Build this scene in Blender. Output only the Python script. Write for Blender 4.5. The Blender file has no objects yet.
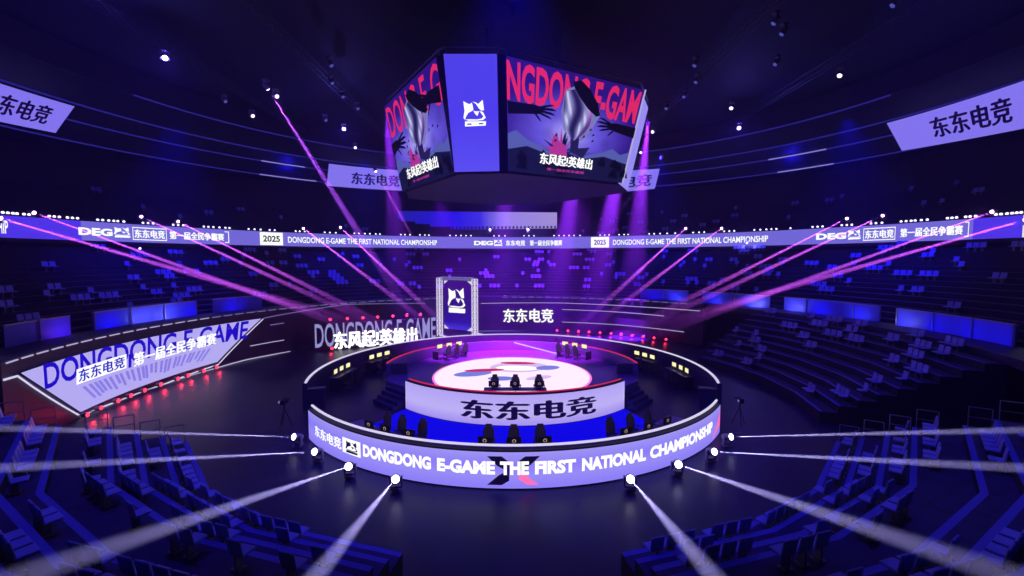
import bpy, bmesh, math, random
from mathutils import Vector, Matrix, Quaternion
random.seed(7)
PI = math.pi
S = bpy.context.scene
COL = S.collection
CY = 33.1                      # centre of the round stage: everything is concentric with it
# ------------------------------------------------------------------ camera
F = 440.0; PITCH = 0.065
cam = bpy.data.objects.new('camera', bpy.data.cameras.new('camera'))
COL.objects.link(cam)
cam.location = (0, 0, 10); cam.rotation_euler = (PI/2-PITCH, 0, 0)
cam.data.sensor_width = 36; cam.data.lens = F/1024*36; cam.data.clip_end = 400
S.camera = cam
S.view_settings.view_transform = 'Standard'; S.view_settings.look = 'None'
S.view_settings.gamma = 1; S.view_settings.use_curve_mapping = False
S.view_settings.exposure = 0.0
S.cycles.use_denoising = True
S.cycles.max_bounces = 4; S.cycles.volume_bounces = 0
S.cycles.diffuse_bounces = 2; S.cycles.glossy_bounces = 2
S.cycles.sample_clamp_indirect = 4
# ---- survey helpers: where a sight line of the photograph meets a surface of the place
_c, _s = math.cos(PITCH), math.sin(PITCH)
def ray(px, py):
    a = (px-512)/F; b = (288-py)/F
    return Vector((a, _c+b*_s, -_s+b*_c))
CAM = Vector((0, 0, 10))
def on_z(px, py, z):
    r = ray(px, py); return CAM + r*((z-10)/r.z)
def on_y(px, py, y):
    r = ray(px, py); return CAM + r*(y/r.y)
def on_cyl(px, py, R, far=True):
    r = ray(px, py)
    a = r.x**2+r.y**2; b = -2*r.y*CY; c = CY*CY-R*R
    q = math.sqrt(max(0, b*b-4*a*c))
    t = (-b+(q if far else -q))/(2*a)
    P = CAM + r*t
    return math.degrees(math.atan2(P.y-CY, P.x)) % 360, P.z
def pol(R, deg, z=0):
    t = math.radians(deg); return Vector((R*math.cos(t), CY+R*math.sin(t), z))
# ------------------------------------------------------------------ materials
def lin(c):
    return tuple((v/12.92 if v <= 0.04045 else ((v+0.055)/1.055)**2.4) for v in (x/255 for x in c))
def mat(name, rgb, rough=.6, metal=0, spec=.5, noise=0, nscale=4):
    m = bpy.data.materials.new(name); m.use_nodes = True
    n = m.node_tree; b = n.nodes['Principled BSDF']
    b.inputs['Base Color'].default_value = (*rgb, 1); b.inputs['Roughness'].default_value = rough
    b.inputs['Metallic'].default_value = metal; b.inputs['Specular IOR Level'].default_value = spec
    if noise:
        tc = n.nodes.new('ShaderNodeTexCoord'); nz = n.nodes.new('ShaderNodeTexNoise'); nz.inputs['Scale'].default_value = nscale
        rp = n.nodes.new('ShaderNodeValToRGB')
        rp.color_ramp.elements[0].position = .3; rp.color_ramp.elements[1].position = .75
        rp.color_ramp.elements[0].color = (*[v*(1-noise) for v in rgb], 1); rp.color_ramp.elements[1].color = (*[min(1, v*(1+noise)) for v in rgb], 1)
        n.links.new(tc.outputs['Object'], nz.inputs['Vector']); n.links.new(nz.outputs['Fac'], rp.inputs['Fac']); n.links.new(rp.outputs['Color'], b.inputs['Base Color'])
    return m
def emi(name, c255, k=1.0, sample=False):
    m = bpy.data.materials.new(name); m.use_nodes = True
    n = m.node_tree; n.nodes.clear()
    o = n.nodes.new('ShaderNodeOutputMaterial'); e = n.nodes.new('ShaderNodeEmission')
    e.inputs['Color'].default_value = (*lin(c255), 1); e.inputs['Strength'].default_value = k
    n.links.new(e.outputs[0], o.inputs[0])
    m.cycles.emission_sampling = 'AUTO' if sample else 'NONE'
    return m
def screen(name, stops, axis='X', k=1.0, sample=False, noise=0):
    """picture shown by an LED screen: a colour ramp along its UV"""
    m = bpy.data.materials.new(name); m.use_nodes = True
    n = m.node_tree; n.nodes.clear()
    o = n.nodes.new('ShaderNodeOutputMaterial'); e = n.nodes.new('ShaderNodeEmission')
    uv = n.nodes.new('ShaderNodeUVMap'); sp = n.nodes.new('ShaderNodeSeparateXYZ'); rp = n.nodes.new('ShaderNodeValToRGB')
    n.links.new(uv.outputs[0], sp.inputs[0])
    src = sp.outputs[axis]
    if noise:
        nz = n.nodes.new('ShaderNodeTexNoise'); nz.inputs['Scale'].default_value = 3.5; nz.inputs['Detail'].default_value = 1
        n.links.new(uv.outputs[0], nz.inputs['Vector'])
        ml = n.nodes.new('ShaderNodeMath'); ml.operation = 'MULTIPLY_ADD'; ml.inputs[1].default_value = noise; ml.inputs[2].default_value = -noise/2
        ad = n.nodes.new('ShaderNodeMath'); ad.operation = 'ADD'
        n.links.new(nz.outputs['Fac'], ml.inputs[0]); n.links.new(ml.outputs[0], ad.inputs[0]); n.links.new(src, ad.inputs[1]); src = ad.outputs[0]
    n.links.new(src, rp.inputs['Fac'])
    el = rp.color_ramp.elements
    while len(el) < len(stops): el.new(.5)
    for q, (p, c) in zip(el, stops): q.position = p
    for q, (p, c) in zip(el, stops): q.color = (*lin(c), 1)
    n.links.new(rp.outputs[0], e.inputs['Color']); e.inputs['Strength'].default_value = k
    n.links.new(e.outputs[0], o.inputs[0]); m.cycles.emission_sampling = 'AUTO' if sample else 'NONE'
    return m
M = {}
M['floor'] = mat('arena floor', (.010, .007, .060), .40, spec=.22, noise=.35, nscale=.35)
M['tread'] = mat('terrace concrete', (.045, .03, .12), .8, noise=.3, nscale=1.5)
M['nosing'] = mat('blue step edge', (.14, .14, .62), .7)  # front strip of each tread, brighter blue than the rest
M['riser'] = mat('terrace riser', (.008, .008, .025), .8)
M['black'] = mat('black cladding', (.008, .007, .016), .6)
M['dark'] = mat('dark painted metal', (.03, .03, .04), .45, .3)
M['panelwall'] = mat('dark wall cladding', (.03, .018, .06), .5)
M['counter'] = mat('dark counter laminate', (.06, .045, .10), .4)
M['wing'] = mat('stage wing panel', (.26, .16, .36), .45)
M['stagetop'] = mat('stage deck', (.22, .15, .30), .35, spec=.5)
M['seat'] = mat('seat plastic', (.24, .26, .75), .45)
M['seatmetal'] = mat('seat bracket', (.2, .2, .24), .5, .5)
M['chair'] = mat('gaming chair leather', (.055, .03, .06), .5)
M['chairtrim'] = mat('chair trim', (.35, .08, .25), .5)
M['parapet'] = mat('frosted parapet glass', (.14, .15, .85), .5)
M['ceil'] = mat('ceiling black', (.007, .007, .016), .7)
M['ringblue'] = emi('blue ceiling ring edge', (52, 44, 170), .55)  # ring edges given one even blue emission
M['steel'] = mat('steel tube', (.4, .4, .45), .4, .6)
M['lampbody'] = mat('lamp housing', (.20, .16, .25), .5)
M['ringhotspot'] = emi('ring hotspot glow', (140, 128, 235), .9)
M['white_e'] = emi('white led strip', (225, 215, 255), .95)
M['soft_e'] = emi('soft white led strip', (190, 178, 225), .9)
M['dim_e'] = emi('dim led strip', (128, 118, 190), .8)
M['red_e'] = emi('red led strip', (255, 60, 100), .6)
M['text_w'] = emi('white lettering', (252, 250, 255), 1.15)
M['text_d'] = emi('dark lettering', (24, 10, 70), .8)
M['text_b'] = emi('blue lettering', (30, 10, 205), 1)
M['text_r'] = emi('red lettering', (225, 40, 105), 1)
M['text_g'] = emi('pale blue lettering', (150, 145, 215), 1)
M['pink'] = emi('pink logo leg', (255, 115, 190), 1)
M['navy'] = emi('navy logo leg', (14, 6, 48), 1)
M['led'] = emi('lavender led panel', (150, 138, 246), 1.05, True)
M['led2'] = emi('pale lavender led panel', (180, 168, 246), 1.05, True)
M['ribbon'] = emi('ribbon led', (112, 100, 218), 1.1, True)
M['ribbonb'] = emi('ribbon led blue end', (76, 50, 232), 1.1, True)
M['bluefloor'] = emi('glowing blue floor', (12, 6, 235), 1.0, True)
M['monitor'] = emi('monitor picture', (238, 226, 165), 1.3)
M['ringlogo'] = emi('glowing ring logo', (190, 150, 140), .8)
M['bulb_w'] = emi('small white bulb', (225, 215, 255), 2.2)
M['bulb_r'] = emi('red lamp lens', (255, 40, 70), 5)
M['lens_p'] = emi('pink lens', (255, 190, 250), 10)
M['lens_b'] = emi('blue white lens', (225, 215, 255), 10)
M['lens_s'] = emi('small pale lens', (225, 205, 255), 3)
M['lens_d'] = emi('dim blue lens', (85, 85, 190), .8)
M['disc'] = emi('stage disc picture', (250, 222, 252), 1.2, True)
M['disc_r'] = emi('disc red', (195, 40, 100), 1)
M['disc_b'] = emi('disc blue', (120, 130, 225), 1)
M['disc_l'] = emi('disc lilac', (222, 190, 240), 1)
# ------------------------------------------------------------------ mesh builder
class MB:
    def __init__(s): s.v = []; s.f = []; s.mi = []; s.uv = {}
    def add(s, vs, fs, mi=0):
        b = len(s.v); s.v += [Vector(p) for p in vs]
        for f in fs: s.f.append([b+i for i in f]); s.mi.append(mi)
        return b
    def box(s, c, d, mi=0, m=None):
        x, y, z = (k/2 for k in d); c = Vector(c)
        vs = [Vector(p) for p in ((-x,-y,-z),(x,-y,-z),(x,y,-z),(-x,y,-z),(-x,-y,z),(x,-y,z),(x,y,z),(-x,y,z))]
        vs = [((m @ p) if m else p)+c for p in vs]
        s.add(vs, [(3,2,1,0),(4,5,6,7),(0,1,5,4),(1,2,6,5),(2,3,7,6),(3,0,4,7)], mi)
    def rbox(s, c, d, b, mi=0, m=None):
        bm = bmesh.new(); bmesh.ops.create_cube(bm, size=1)
        for v in bm.verts: v.co = Vector((v.co.x*d[0], v.co.y*d[1], v.co.z*d[2]))
        bmesh.ops.bevel(bm, geom=bm.edges[:], offset=b, segments=2, affect='EDGES', profile=.5)
        c = Vector(c); bm.verts.index_update()
        s.add([((m @ v.co) if m else v.co)+c for v in bm.verts], [[v.index for v in f.verts] for f in bm.faces], mi); bm.free()
    def tube(s, a, b, r, n=8, mi=0, r2=None):
        a = Vector(a); b = Vector(b); d = b-a
        q = d.to_track_quat('Z', 'Y'); r2 = r if r2 is None else r2
        vs = [a+q @ Vector((r*math.cos(2*PI*i/n), r*math.sin(2*PI*i/n), 0)) for i in range(n)]
        vs += [b+q @ Vector((r2*math.cos(2*PI*i/n), r2*math.sin(2*PI*i/n), 0)) for i in range(n)]
        s.add(vs, [(i, (i+1) % n, n+(i+1) % n, n+i) for i in range(n)]+[list(range(n))[::-1], list(range(n, 2*n))], mi)
    def lathe(s, prof, n=16, mi=0, m=None):
        vs = []
        for r, z in prof:
            for i in range(n):
                p = Vector((r*math.cos(2*PI*i/n), r*math.sin(2*PI*i/n), z)); vs.append((m @ p) if m else p)
        fs = [(k*n+i, k*n+(i+1) % n, (k+1)*n+(i+1) % n, (k+1)*n+i) for k in range(len(prof)-1) for i in range(n)]
        fs += [list(range(n))[::-1], [(len(prof)-1)*n+i for i in range(n)]]
        s.add(vs, fs, mi)
    def sweep(s, prof, angs, mis=None, closed=True, caps=True, facet=False):
        """profile of (R, z) carried round the arena centre through the angles"""
        n = len(prof); vs = []
        for a in angs:
            for R, z in prof: vs.append(pol(R, a, z))
        fs = []; ms = []
        kk = n if closed else n-1
        for j in range(len(angs)-1):
            for i in range(kk):
                i2 = (i+1) % n
                fs.append((j*n+i, j*n+i2, (j+1)*n+i2, (j+1)*n+i)); ms.append(mis[i] if mis else 0)
        if caps and closed:
            fs.append(list(range(n))); fs.append([(len(angs)-1)*n+i for i in range(n)][::-1]); ms += [mis[-1] if mis else 0]*2
        b = len(s.v); s.v += vs
        for f, m_ in zip(fs, ms): s.f.append([b+i for i in f]); s.mi.append(m_)
    def build(s, name, mats, parent=None, smooth=False):
        me = bpy.data.meshes.new(name)
        me.from_pydata([tuple(p) for p in s.v], [], s.f)
        for m in (mats if isinstance(mats, (list, tuple)) else [mats]): me.materials.append(m)
        me.polygons.foreach_set('material_index', s.mi)
        bm = bmesh.new(); bm.from_mesh(me); bmesh.ops.recalc_face_normals(bm, faces=bm.faces); bm.to_mesh(me); bm.free()
        if smooth: me.polygons.foreach_set('use_smooth', [True]*len(me.polygons))
        o = bpy.data.objects.new(name, me); COL.objects.link(o)
        if parent: o.parent = parent; o.matrix_parent_inverse = parent.matrix_basis.inverted()
        return o
def arange(a, b, step=3.0):
    n = max(1, math.ceil(abs(b-a)/step)); return [a+(b-a)*i/n for i in range(n+1)]
def tag(o, label=None, cat=None, group=None, kind=None):
    if label: o['label'] = label
    if cat: o['category'] = cat
    if group: o['group'] = group
    if kind: o['kind'] = kind
    return o
def thing(name, label, cat, loc=(0, 0, 0), group=None):
    o = bpy.data.objects.new(name, None); COL.objects.link(o); o.location = loc; o.empty_display_size = .2
    return tag(o, label, cat, group)
def inst(src, parent, mtx=None):
    """a copy of a part under a thing"""
    o = src.copy(); COL.objects.link(o); o.parent = parent; o.matrix_parent_inverse = Matrix()
    o.matrix_basis = mtx if mtx else Matrix(); return o
PROTO = []
def proto(o):
    PROTO.append(o); return o
def surf(name, fn, nu, nv, m, parent=None):
    """a sheet u,v in 0..1 -> fn, with UV"""
    me = bpy.data.meshes.new(name)
    vs = [tuple(fn(i/nu, j/nv)) for j in range(nv+1) for i in range(nu+1)]
    fs = [(j*(nu+1)+i, j*(nu+1)+i+1, (j+1)*(nu+1)+i+1, (j+1)*(nu+1)+i) for j in range(nv) for i in range(nu)]
    me.from_pydata(vs, [], fs); uv = me.uv_layers.new(name='UVMap')
    for l in me.loops:
        k = l.vertex_index; uv.data[l.index].uv = ((k % (nu+1))/nu, (k//(nu+1))/nv)
    me.materials.append(m)
    o = bpy.data.objects.new(name, me); COL.objects.link(o)
    if parent: o.parent = parent; o.matrix_parent_inverse = parent.matrix_basis.inverted()
    return o
# ---- lettering: glyph meshes laid onto any surface fn(u, v)
_cache = {}
def glyphs(body, bold=.012):
    key = (body, bold)
    if key in _cache: return _cache[key]
    cu = bpy.data.curves.new('lettering', 'FONT'); cu.body = body; cu.size = 1; cu.offset = bold; cu.resolution_u = 3
    ob = bpy.data.objects.new('lettering', cu); COL.objects.link(ob)
    dg = bpy.context.evaluated_depsgraph_get(); dg.update()
    me = bpy.data.meshes.new_from_object(ob.evaluated_get(dg))
    vs = [(v.co.x, v.co.y) for v in me.vertices]; fs = [list(p.vertices) for p in me.polygons]
    bpy.data.objects.remove(ob); bpy.data.meshes.remove(me); bpy.data.curves.remove(cu)
    x0 = min(v[0] for v in vs); x1 = max(v[0] for v in vs); y0 = min(v[1] for v in vs); y1 = max(v[1] for v in vs)
    r = ([((x-x0)/(x1-x0), (y-y0)/(y1-y0)) for x, y in vs], fs)
    _cache[key] = r; return r
def letter(mb, body, fn, mi=0, bold=.012):
    if any(ord(ch) > 0x2e80 for ch in body):        # dense characters: thicken by narrow doubled strokes
        vs, fs = glyphs(body, 0); w = min(bold, .035)/len(body)*1.7
        for du, dv in ((-w, 0), (w, 0), (0, .018), (0, -.018)): mb.add([fn(u+du, v+dv) for u, v in vs], fs, mi)
    else:
        vs, fs = glyphs(body, bold); mb.add([fn(u, v) for u, v in vs], fs, mi)
def plate(mb, fn, mi=0, n=8):
    mb.add([fn(i/n, j) for j in (0, 1) for i in range(n+1)], [(i, i+1, n+2+i, n+1+i) for i in range(n)], mi)
def poly(mb, pts, fn, mi=0):
    mb.add([fn(u, v) for u, v in pts], [list(range(len(pts)))], mi)
def sub(fn, u0, v0, u1, v1):
    return lambda u, v: fn(u0+(u1-u0)*u, v0+(v1-v0)*v)
EMBLEM = [  # cat-head crest: two ears, brow, split mask
    [(0,.98),(.03,.60),(-.05,.33),(.02,.27),(.10,.40),(.20,.52),(.34,.58),(.46,.63),(.44,.80),(.40,.92),(.30,.86),(.16,.90)],
    [(.44,.96),(.60,.92),(.70,.86),(.93,1.02),(.97,.62),(.84,.60),(.72,.70),(.60,.86)],
    [(.46,.60),(.58,.58),(.74,.58),(.70,.52),(.64,.40),(.54,.47)],
    [(.74,.60),(.92,.55),(1.0,.40),(1.05,.33),(.90,.24),(.62,.22),(.66,.27),(.84,.30),(.93,.38)],
    [(.0,.27),(.20,.22),(.62,.22),(.66,.27),(.20,.28)],
]
def emblem(mb, fn, mi=0, dark=1):
    for p in EMBLEM: poly(mb, p, fn, mi)
    poly(mb, [(0, 0), (1.02, .02), (1.05, .19), (.02, .20)], fn, mi)
    f2 = lambda u, v: fn(u, v)
    return f2
# ------------------------------------------------------------------ lights
def light(kind, loc, e, col, parent=None, tgt=None, size=45, blend=.4, rad=.05, fall=None, name='lamp_light'):
    l = bpy.data.lights.new(name, kind); l.energy = e; l.color = col
    if kind != 'SUN': l.shadow_soft_size = rad
    if kind == 'SPOT': l.spot_size = math.radians(size); l.spot_blend = blend
    o = bpy.data.objects.new(name, l); COL.objects.link(o); o.location = loc
    if tgt is not None: o.rotation_euler = (Vector(tgt)-Vector(loc)).to_track_quat('-Z', 'Y').to_euler()
    if fall:
        l.use_nodes = True; n = l.node_tree; em = n.nodes['Emission']; lf = n.nodes.new('ShaderNodeLightFalloff'); lf.inputs['Strength'].default_value = 1
        n.links.new(lf.outputs[fall], em.inputs['Strength'])
    return o
# haze that fills the hall
W = bpy.data.worlds.new('haze'); S.world = W; W.use_nodes = True
W.cycles.volume_sampling = 'EQUIANGULAR'
nt = W.node_tree; nt.nodes.clear()
wo = nt.nodes.new('ShaderNodeOutputWorld'); vs_ = nt.nodes.new('ShaderNodeVolumeScatter')
vs_.inputs['Density'].default_value = .0026; vs_.inputs['Color'].default_value = (.50, .30, 1, 1); vs_.inputs['Anisotropy'].default_value = .45
nt.links.new(vs_.outputs[0], wo.inputs['Volume'])
BLUE = (.012, .007, 1.0)
ORD = 'zeroth first second third fourth fifth sixth seventh eighth ninth tenth eleventh twelfth thirteenth fourteenth fifteenth sixteenth seventeenth eighteenth nineteenth twentieth'.split()
TENS = {2: 'twenty', 3: 'thirty', 4: 'forty', 5: 'fifty', 6: 'sixty', 7: 'seventy'}
def ordw(n):
    if n <= 20: return ORD[n]
    t, u = divmod(n, 10)
    return TENS[t]+'-'+ORD[u] if u else TENS[t][:-1]+'ieth'
# ================================================================== SETTING
mb = MB(); mb.sweep([(0.01, 0), (62, 0), (62, -.3), (0.01, -.3)], arange(0, 360, 6), caps=False)
tag(mb.build('floor', M['floor']), kind='structure')
# --- lower terraces
ROWD, RISE = .95, .45
def terrace(name, rows, angs, mats=('riser', 'nosing', 'tread'), Rend=None, zbase=0):
    """rows: list of (R0, z); sweeps a staircase through the facet angles"""
    prof = [(rows[0][0], zbase)]; mis = [0]
    for i, (R0, z) in enumerate(rows):
        R1 = rows[i+1][0] if i+1 < len(rows) else Rend
        prof += [(R0, z), (R0+.20, z), (R1, z)]
        mis += [1, 2, 0]
    prof.append((Rend, zbase)); mis.append(0); 
    mis = mis[:len(prof)]
    m = MB(); m.sweep(prof, angs, mis)
    return tag(m.build(name, [M[k] for k in mats]), kind='structure')
def lowrows(n, aisle=None):
    r = []; R = 20.0; z = .7
    for k in range(n):
        r.append((R, z)); R += (1.7 if k == aisle else ROWD); z += RISE
    return r, R
NR, NRend = lowrows(9, 3)
NEAR_A = [-80, -66, -52, -33.5]
terrace('terrace_near_right', NR, NEAR_A, Rend=NRend)
LEFT_A = [180-a for a in NEAR_A][::-1]
terrace('terrace_near_left', NR, LEFT_A, Rend=NRend)
RR, RRend = lowrows(9)
RIGHT_A = [-19.5, -8, 3.5, 15, 26.5]
terrace('terrace_right', RR, RIGHT_A, Rend=RRend)
# concourse deck behind the lower bowl, with its retaining wall
m = MB(); m.sweep([(28.62, 4.2), (31.6, 4.2), (31.6, 4.72), (28.62, 4.72)], arange(-24, 204, 4))
tag(m.build('trim_1', M['panelwall']), kind='structure')
m = MB(); m.sweep([(31.2, 0), (31.6, 0), (31.6, 4.7), (31.2, 4.7)], arange(-34, 212, 4))
tag(m.build('wall_concourse', M['black']), kind='structure')
# arena wall round the far and left side
WA0, WA1 = 38.0, 204.0
m = MB(); m.sweep([(28, 0), (28.6, 0), (28.6, 4.86), (28, 4.86)], arange(WA0, WA1, 2))
tag(m.build('wall_back', M['panelwall']), kind='structure')
# middle tier
MR = [(31.6+.95*k, 5.0+.44*k) for k in range(15)]
terrace('terrace_middle', MR, arange(-26, 206, 8), mats=('riser', 'riser', 'tread'), Rend=45.9)
# balcony slab and upper tier
m = MB(); m.sweep([(46.05, 11.6), (60, 11.6), (60, 13.95), (46.05, 13.95)], arange(-22, 202, 4))
tag(m.build('trim_2', M['black']), kind='structure')
UR = [(48+.95*k, 14.1+.5*k) for k in range(10)]
terrace('terrace_upper', UR, arange(-22, 202, 8), mats=('riser', 'riser', 'riser'), Rend=58, zbase=13.95)
m = MB(); m.sweep([(58, 0), (58.5, 0), (58.5, 23.2), (58, 23.2)], arange(-34, 214, 4))
tag(m.build('wall_upper', M['black']), kind='structure')
def sang(px, R=46.0, py=243):
    a = on_cyl(px, py, R)[0]; return a if a < 300 else a-360
# ceiling: stepped cone of rings, then the flat black lid
RINGS = [(46, 22.0), (43, 23.3), (40, 24.1), (37, 25.6)]
prof = []
for i, (R, z) in enumerate(RINGS):
    prof += [(R, z)]
    if i+1 < len(RINGS): prof += [(R-.2, z+.1), (RINGS[i+1][0]+.5, RINGS[i+1][1]-.05)]
full = [(58.4, 23.2), (46.5, 22.2)]+prof+[(36.5, 27.6), (.02, 27.6), (.02, 28.2), (58.4, 28.2)]
m = MB(); m.sweep(full, arange(-60, 240, 5), caps=False)
tag(m.build('ceiling', M['ceil']), kind='structure')
for i, (R, z) in enumerate(RINGS):
    a0, a1 = ((8, 172) if i == 0 else (-10, 190) if i < 3 else (15, 165))
    m = MB(); m.sweep([(R-.04, z-.04), (R+.04, z-.18), (R+.12, z-.05)], arange(a0, a1, 2))
    t_ = m.build('ceiling_ring', M['ringblue'])
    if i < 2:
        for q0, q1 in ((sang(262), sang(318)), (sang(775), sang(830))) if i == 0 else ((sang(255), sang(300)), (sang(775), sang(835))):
            m = MB(); m.sweep([(R-.09, z-.04), (R-.05, z-.19), (R+.0, z-.05)], arange(q0, q1, 2)); m.build('hotspot_section', M['ringhotspot'], t_)  # light hotspots on the rings, put in as brighter emissive pieces
    t = tag(t_, ['lowest thin ceiling ring, just above the upper seats', 'second thin ceiling ring from the bottom, lit blue', 'third thin ceiling ring from the bottom, lit blue', 'topmost thin ceiling ring, nearest the hanging lamps'][i], 'ring', 'rings around the ceiling')
# ================================================================== LED strips on the arena wall
def arc_strip(mb, pts, R, h=.07, d=.05, mi=0):
    """thin light bar through picture-surveyed points on the cylinder R"""
    prev = None
    for p in pts:
        a, z = on_cyl(p[0], p[1], R)
        if prev:
            n = max(1, int(abs(a-prev[0])/2.0))
            for k in range(n):
                q0 = (prev[0]+(a-prev[0])*k/n, prev[1]+(z-prev[1])*k/n); q1 = (prev[0]+(a-prev[0])*(k+1)/n, prev[1]+(z-prev[1])*(k+1)/n)
                A = [pol(R-r, q[0], q[1]+dz) for q in (q0, q1) for r, dz in ((0, -h/2), (d, -h/2), (d, h/2), (0, h/2))]
                mb.add(A, [(0,1,2,3),(7,6,5,4),(0,4,5,1),(1,5,6,2),(2,6,7,3),(3,7,4,0)], mi)
        prev = (a, z)
def strip(label, pts, m, R=27.99, h=.07, group=None):
    q = MB(); arc_strip(q, pts, R, h); return tag(q.build('light_strip', m), label, 'light strip', group)
# broken line along the wall top: separate short bars
DASH = 'short white light bars along the top of the arena wall'
nb = 0
for (a0, a1) in ((42, 92), (101, 203)):
    a = a0
    while a < a1:
        q = MB(); q.sweep([(27.93, 4.70), (27.99, 4.70), (27.99, 4.77), (27.93, 4.77)], [a, a+.9, a+1.8])
        tag(q.build('light_bar', M['dim_e'] if a < 165 else M['soft_e']), 'short white light bar in the broken line along the top of the arena wall', 'light bar', DASH); a += 2.45; nb += 1
strip('long thin white light line under the broken line on the right of the portal', [(481, 303.5), (560, 303), (640, 306.8), (700, 311)], M['soft_e'])
strip('thin white light line on the wall left of the portal', [(264, 318), (345, 304.5), (425, 303.3)], M['dim_e'])
strip('middle white light line on the dark wall behind the right desks, upper one', [(562, 309.5), (610, 311.5), (664, 316)], M['soft_e'])
strip('lower white light line on the dark wall, above the red lamps', [(562, 322), (620, 325), (684, 332)], M['soft_e'])
strip('white light line along the wall foot among the right red lamps', [(556, 332.5), (610, 335.5), (660, 340.5), (697, 345.5)], M['soft_e'])
strip('white light line along the wall foot between portal and red lamps', [(478, 331), (515, 331), (555, 332.6)], M['dim_e'])
strip('shortest white light line, just right of the slanted screen tip', [(270, 325), (284, 323)], M['dim_e'])
strip('white light line beside the slanted edge of the big left screen', [(250, 346), (284, 340)], M['soft_e'])
strip('white light line along the wall foot right of the left red lamps', [(203, 372), (245, 360), (290, 351.5)], M['soft_e'], h=.1)
strip('white light line under the left screen, running along the wall foot to the near stand', [(30, 451), (84, 418), (133, 395), (203, 372)], M['soft_e'], h=.09)
# ================================================================== left slanted LED screen
RS = 27.9
cor = {k: on_cyl(*v, RS) for k, v in dict(tl=(20, 373), tr=(261, 318.5), br=(217, 362), bl=(80, 412)).items()}
def lerp(a, b, t): return a+(b-a)*t
def screen_fn(dr):
    def fn(u, v):
        a = lerp(lerp(cor['bl'][0], cor['br'][0], u), lerp(cor['tl'][0], cor['tr'][0], u), v)
        z = lerp(lerp(cor['bl'][1], cor['br'][1], u), lerp(cor['tl'][1], cor['tr'][1], u), v)
        return pol(RS-dr, a, z)
    return fn
t = thing('wall_screen', 'large slanted lavender screen with tall blue letters on the left arena wall', 'screen', pol(RS, 180, 0))
m = MB(); fo, fi = screen_fn(-.1), screen_fn(.03)
n = 24
ring = [(i/n, 0) for i in range(n+1)]+[(i/n, 1) for i in range(n, -1, -1)]
vo = [fo(*p) for p in ring]; vi = [fi(*p) for p in ring]; N = len(ring)
m.add(vo+vi, [(i, (i+1) % N, N+(i+1) % N, N+i) for i in range(N)])
m.build('housing', M['black'], t)
surf('display', screen_fn(.04), 24, 6, M['led2'], t)
def wall_fn(pts, R):
    """quad of picture points (bl, br, tr, tl) surveyed onto cylinder R -> fn(u, v)"""
    A = [on_cyl(*p, R) for p in pts]
    def fn(u, v):
        a = lerp(lerp(A[0][0], A[1][0], u), lerp(A[3][0], A[2][0], u), v); z = lerp(lerp(A[0][1], A[1][1], u), lerp(A[3][1], A[2][1], u), v)
        return pol(R, a, z)
    return fn
m = MB(); letter(m, 'DONGDONG E-GAME', wall_fn([(45, 390), (247, 338.5), (249, 320.5), (43, 364)], RS-.06), bold=.02)
m.build('tall_lettering', M['text_b'], t)
# the tall letters run out towards the bottom as thinning stripes
m = MB()
for k in range(26):
    u = .13+.72*k/26+random.uniform(-.006, .006); v0 = .12+random.random()*.12
    w = .016
    poly(m, [(u, v0), (u+w, v0), (u+w, .42), (u, .42)], screen_fn(.05))
m.build('letter_reflection', emi('faded blue letters', (138, 126, 240), 1), t)
fnb = wall_fn([(76.5, 385), (126.5, 368), (126.5, 354), (76.5, 369.6)], RS-.10)
m = MB(); plate(m, fnb); m.build('white_plate', M['text_w'], t)
m = MB(); letter(m, '东东电竞', wall_fn([(79, 382.6), (124.5, 367.2), (124.5, 356), (79, 370.2)], RS-.16), bold=.02); m.build('dark_lettering', M['text_b'], t)
m = MB(); letter(m, '第一届全民争霸赛', wall_fn([(134, 367), (216, 344), (216, 332.5), (134, 353.5)], RS-.14), bold=.03); m.build('white_lettering', M['text_w'], t)
m = MB()
for p in ([(128.5, 368), (131.5, 367.1), (131.5, 353.5), (128.5, 354.4)],): poly(m, [(0, 0), (1, 0), (1, 1), (0, 1)], wall_fn(p, RS-.12))
m.build('blue_mark', M['text_b'], t)
m = MB()
arc_strip(m, [(3, 380), (17, 376), (80, 416)], 27.93, .10); arc_strip(m, [(80, 416), (150, 390), (218, 364.5), (263, 319)], 27.93, .09)
m.build('border_light', M['white_e'], t)
# ================================================================== back wall text
t = thing('wall_sign', 'glowing white Chinese lettering on the dark back wall right of the portal', 'sign', pol(28, 88, 0))
m = MB(); letter(m, '东东电竞', wall_fn([(503.5, 322.5), (553, 322.5), (553, 309), (503.5, 309)], 27.9), bold=.02)
m.build('lettering', M['text_w'], t)
# ================================================================== ribbon screen round the balcony
RB = 46.0
t = thing('ribbon_screen', 'long thin lavender ribbon screen curving around the whole balcony edge', 'screen', pol(RB, 90, 11.95))
def rib(m_, a0, a1, R=RB, z0=11.95, z1=13.95):
    m_.sweep([(R, z0), (R+.12, z0), (R+.12, z1), (R, z1)], arange(a0, a1, 3))
ang = lambda px, R=RB, py=243: on_cyl(px, py, R)[0]
def sang(px): 
    a = ang(px); return a if a < 300 else a-360
m = MB(); rib(m, sang(82), sang(972)); m.build('display', M['ribbon'], t)
m = MB(); rib(m, sang(972), sang(1021)); m.build('blue_end_display', M['ribbonb'], t)
m = MB(); rib(m, sang(82), 196); m.build('blue_end_display', M['ribbonb'], t)
m = MB(); rib(m, -14, sang(1021.5)); m.build('white_end_display', emi('ribbon white end', (238, 232, 255), 1), t)
def rfn(px0, px1, z0, z1, R=RB-.03):
    a0, a1 = sang(px0), sang(px1)
    return lambda u, v: pol(R, a0+(a1-a0)*u, z0+(z1-z0)*v)
TXT = 'DONGDONG E-GAME THE FIRST NATIONAL CHAMPIONSHIP'
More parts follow.
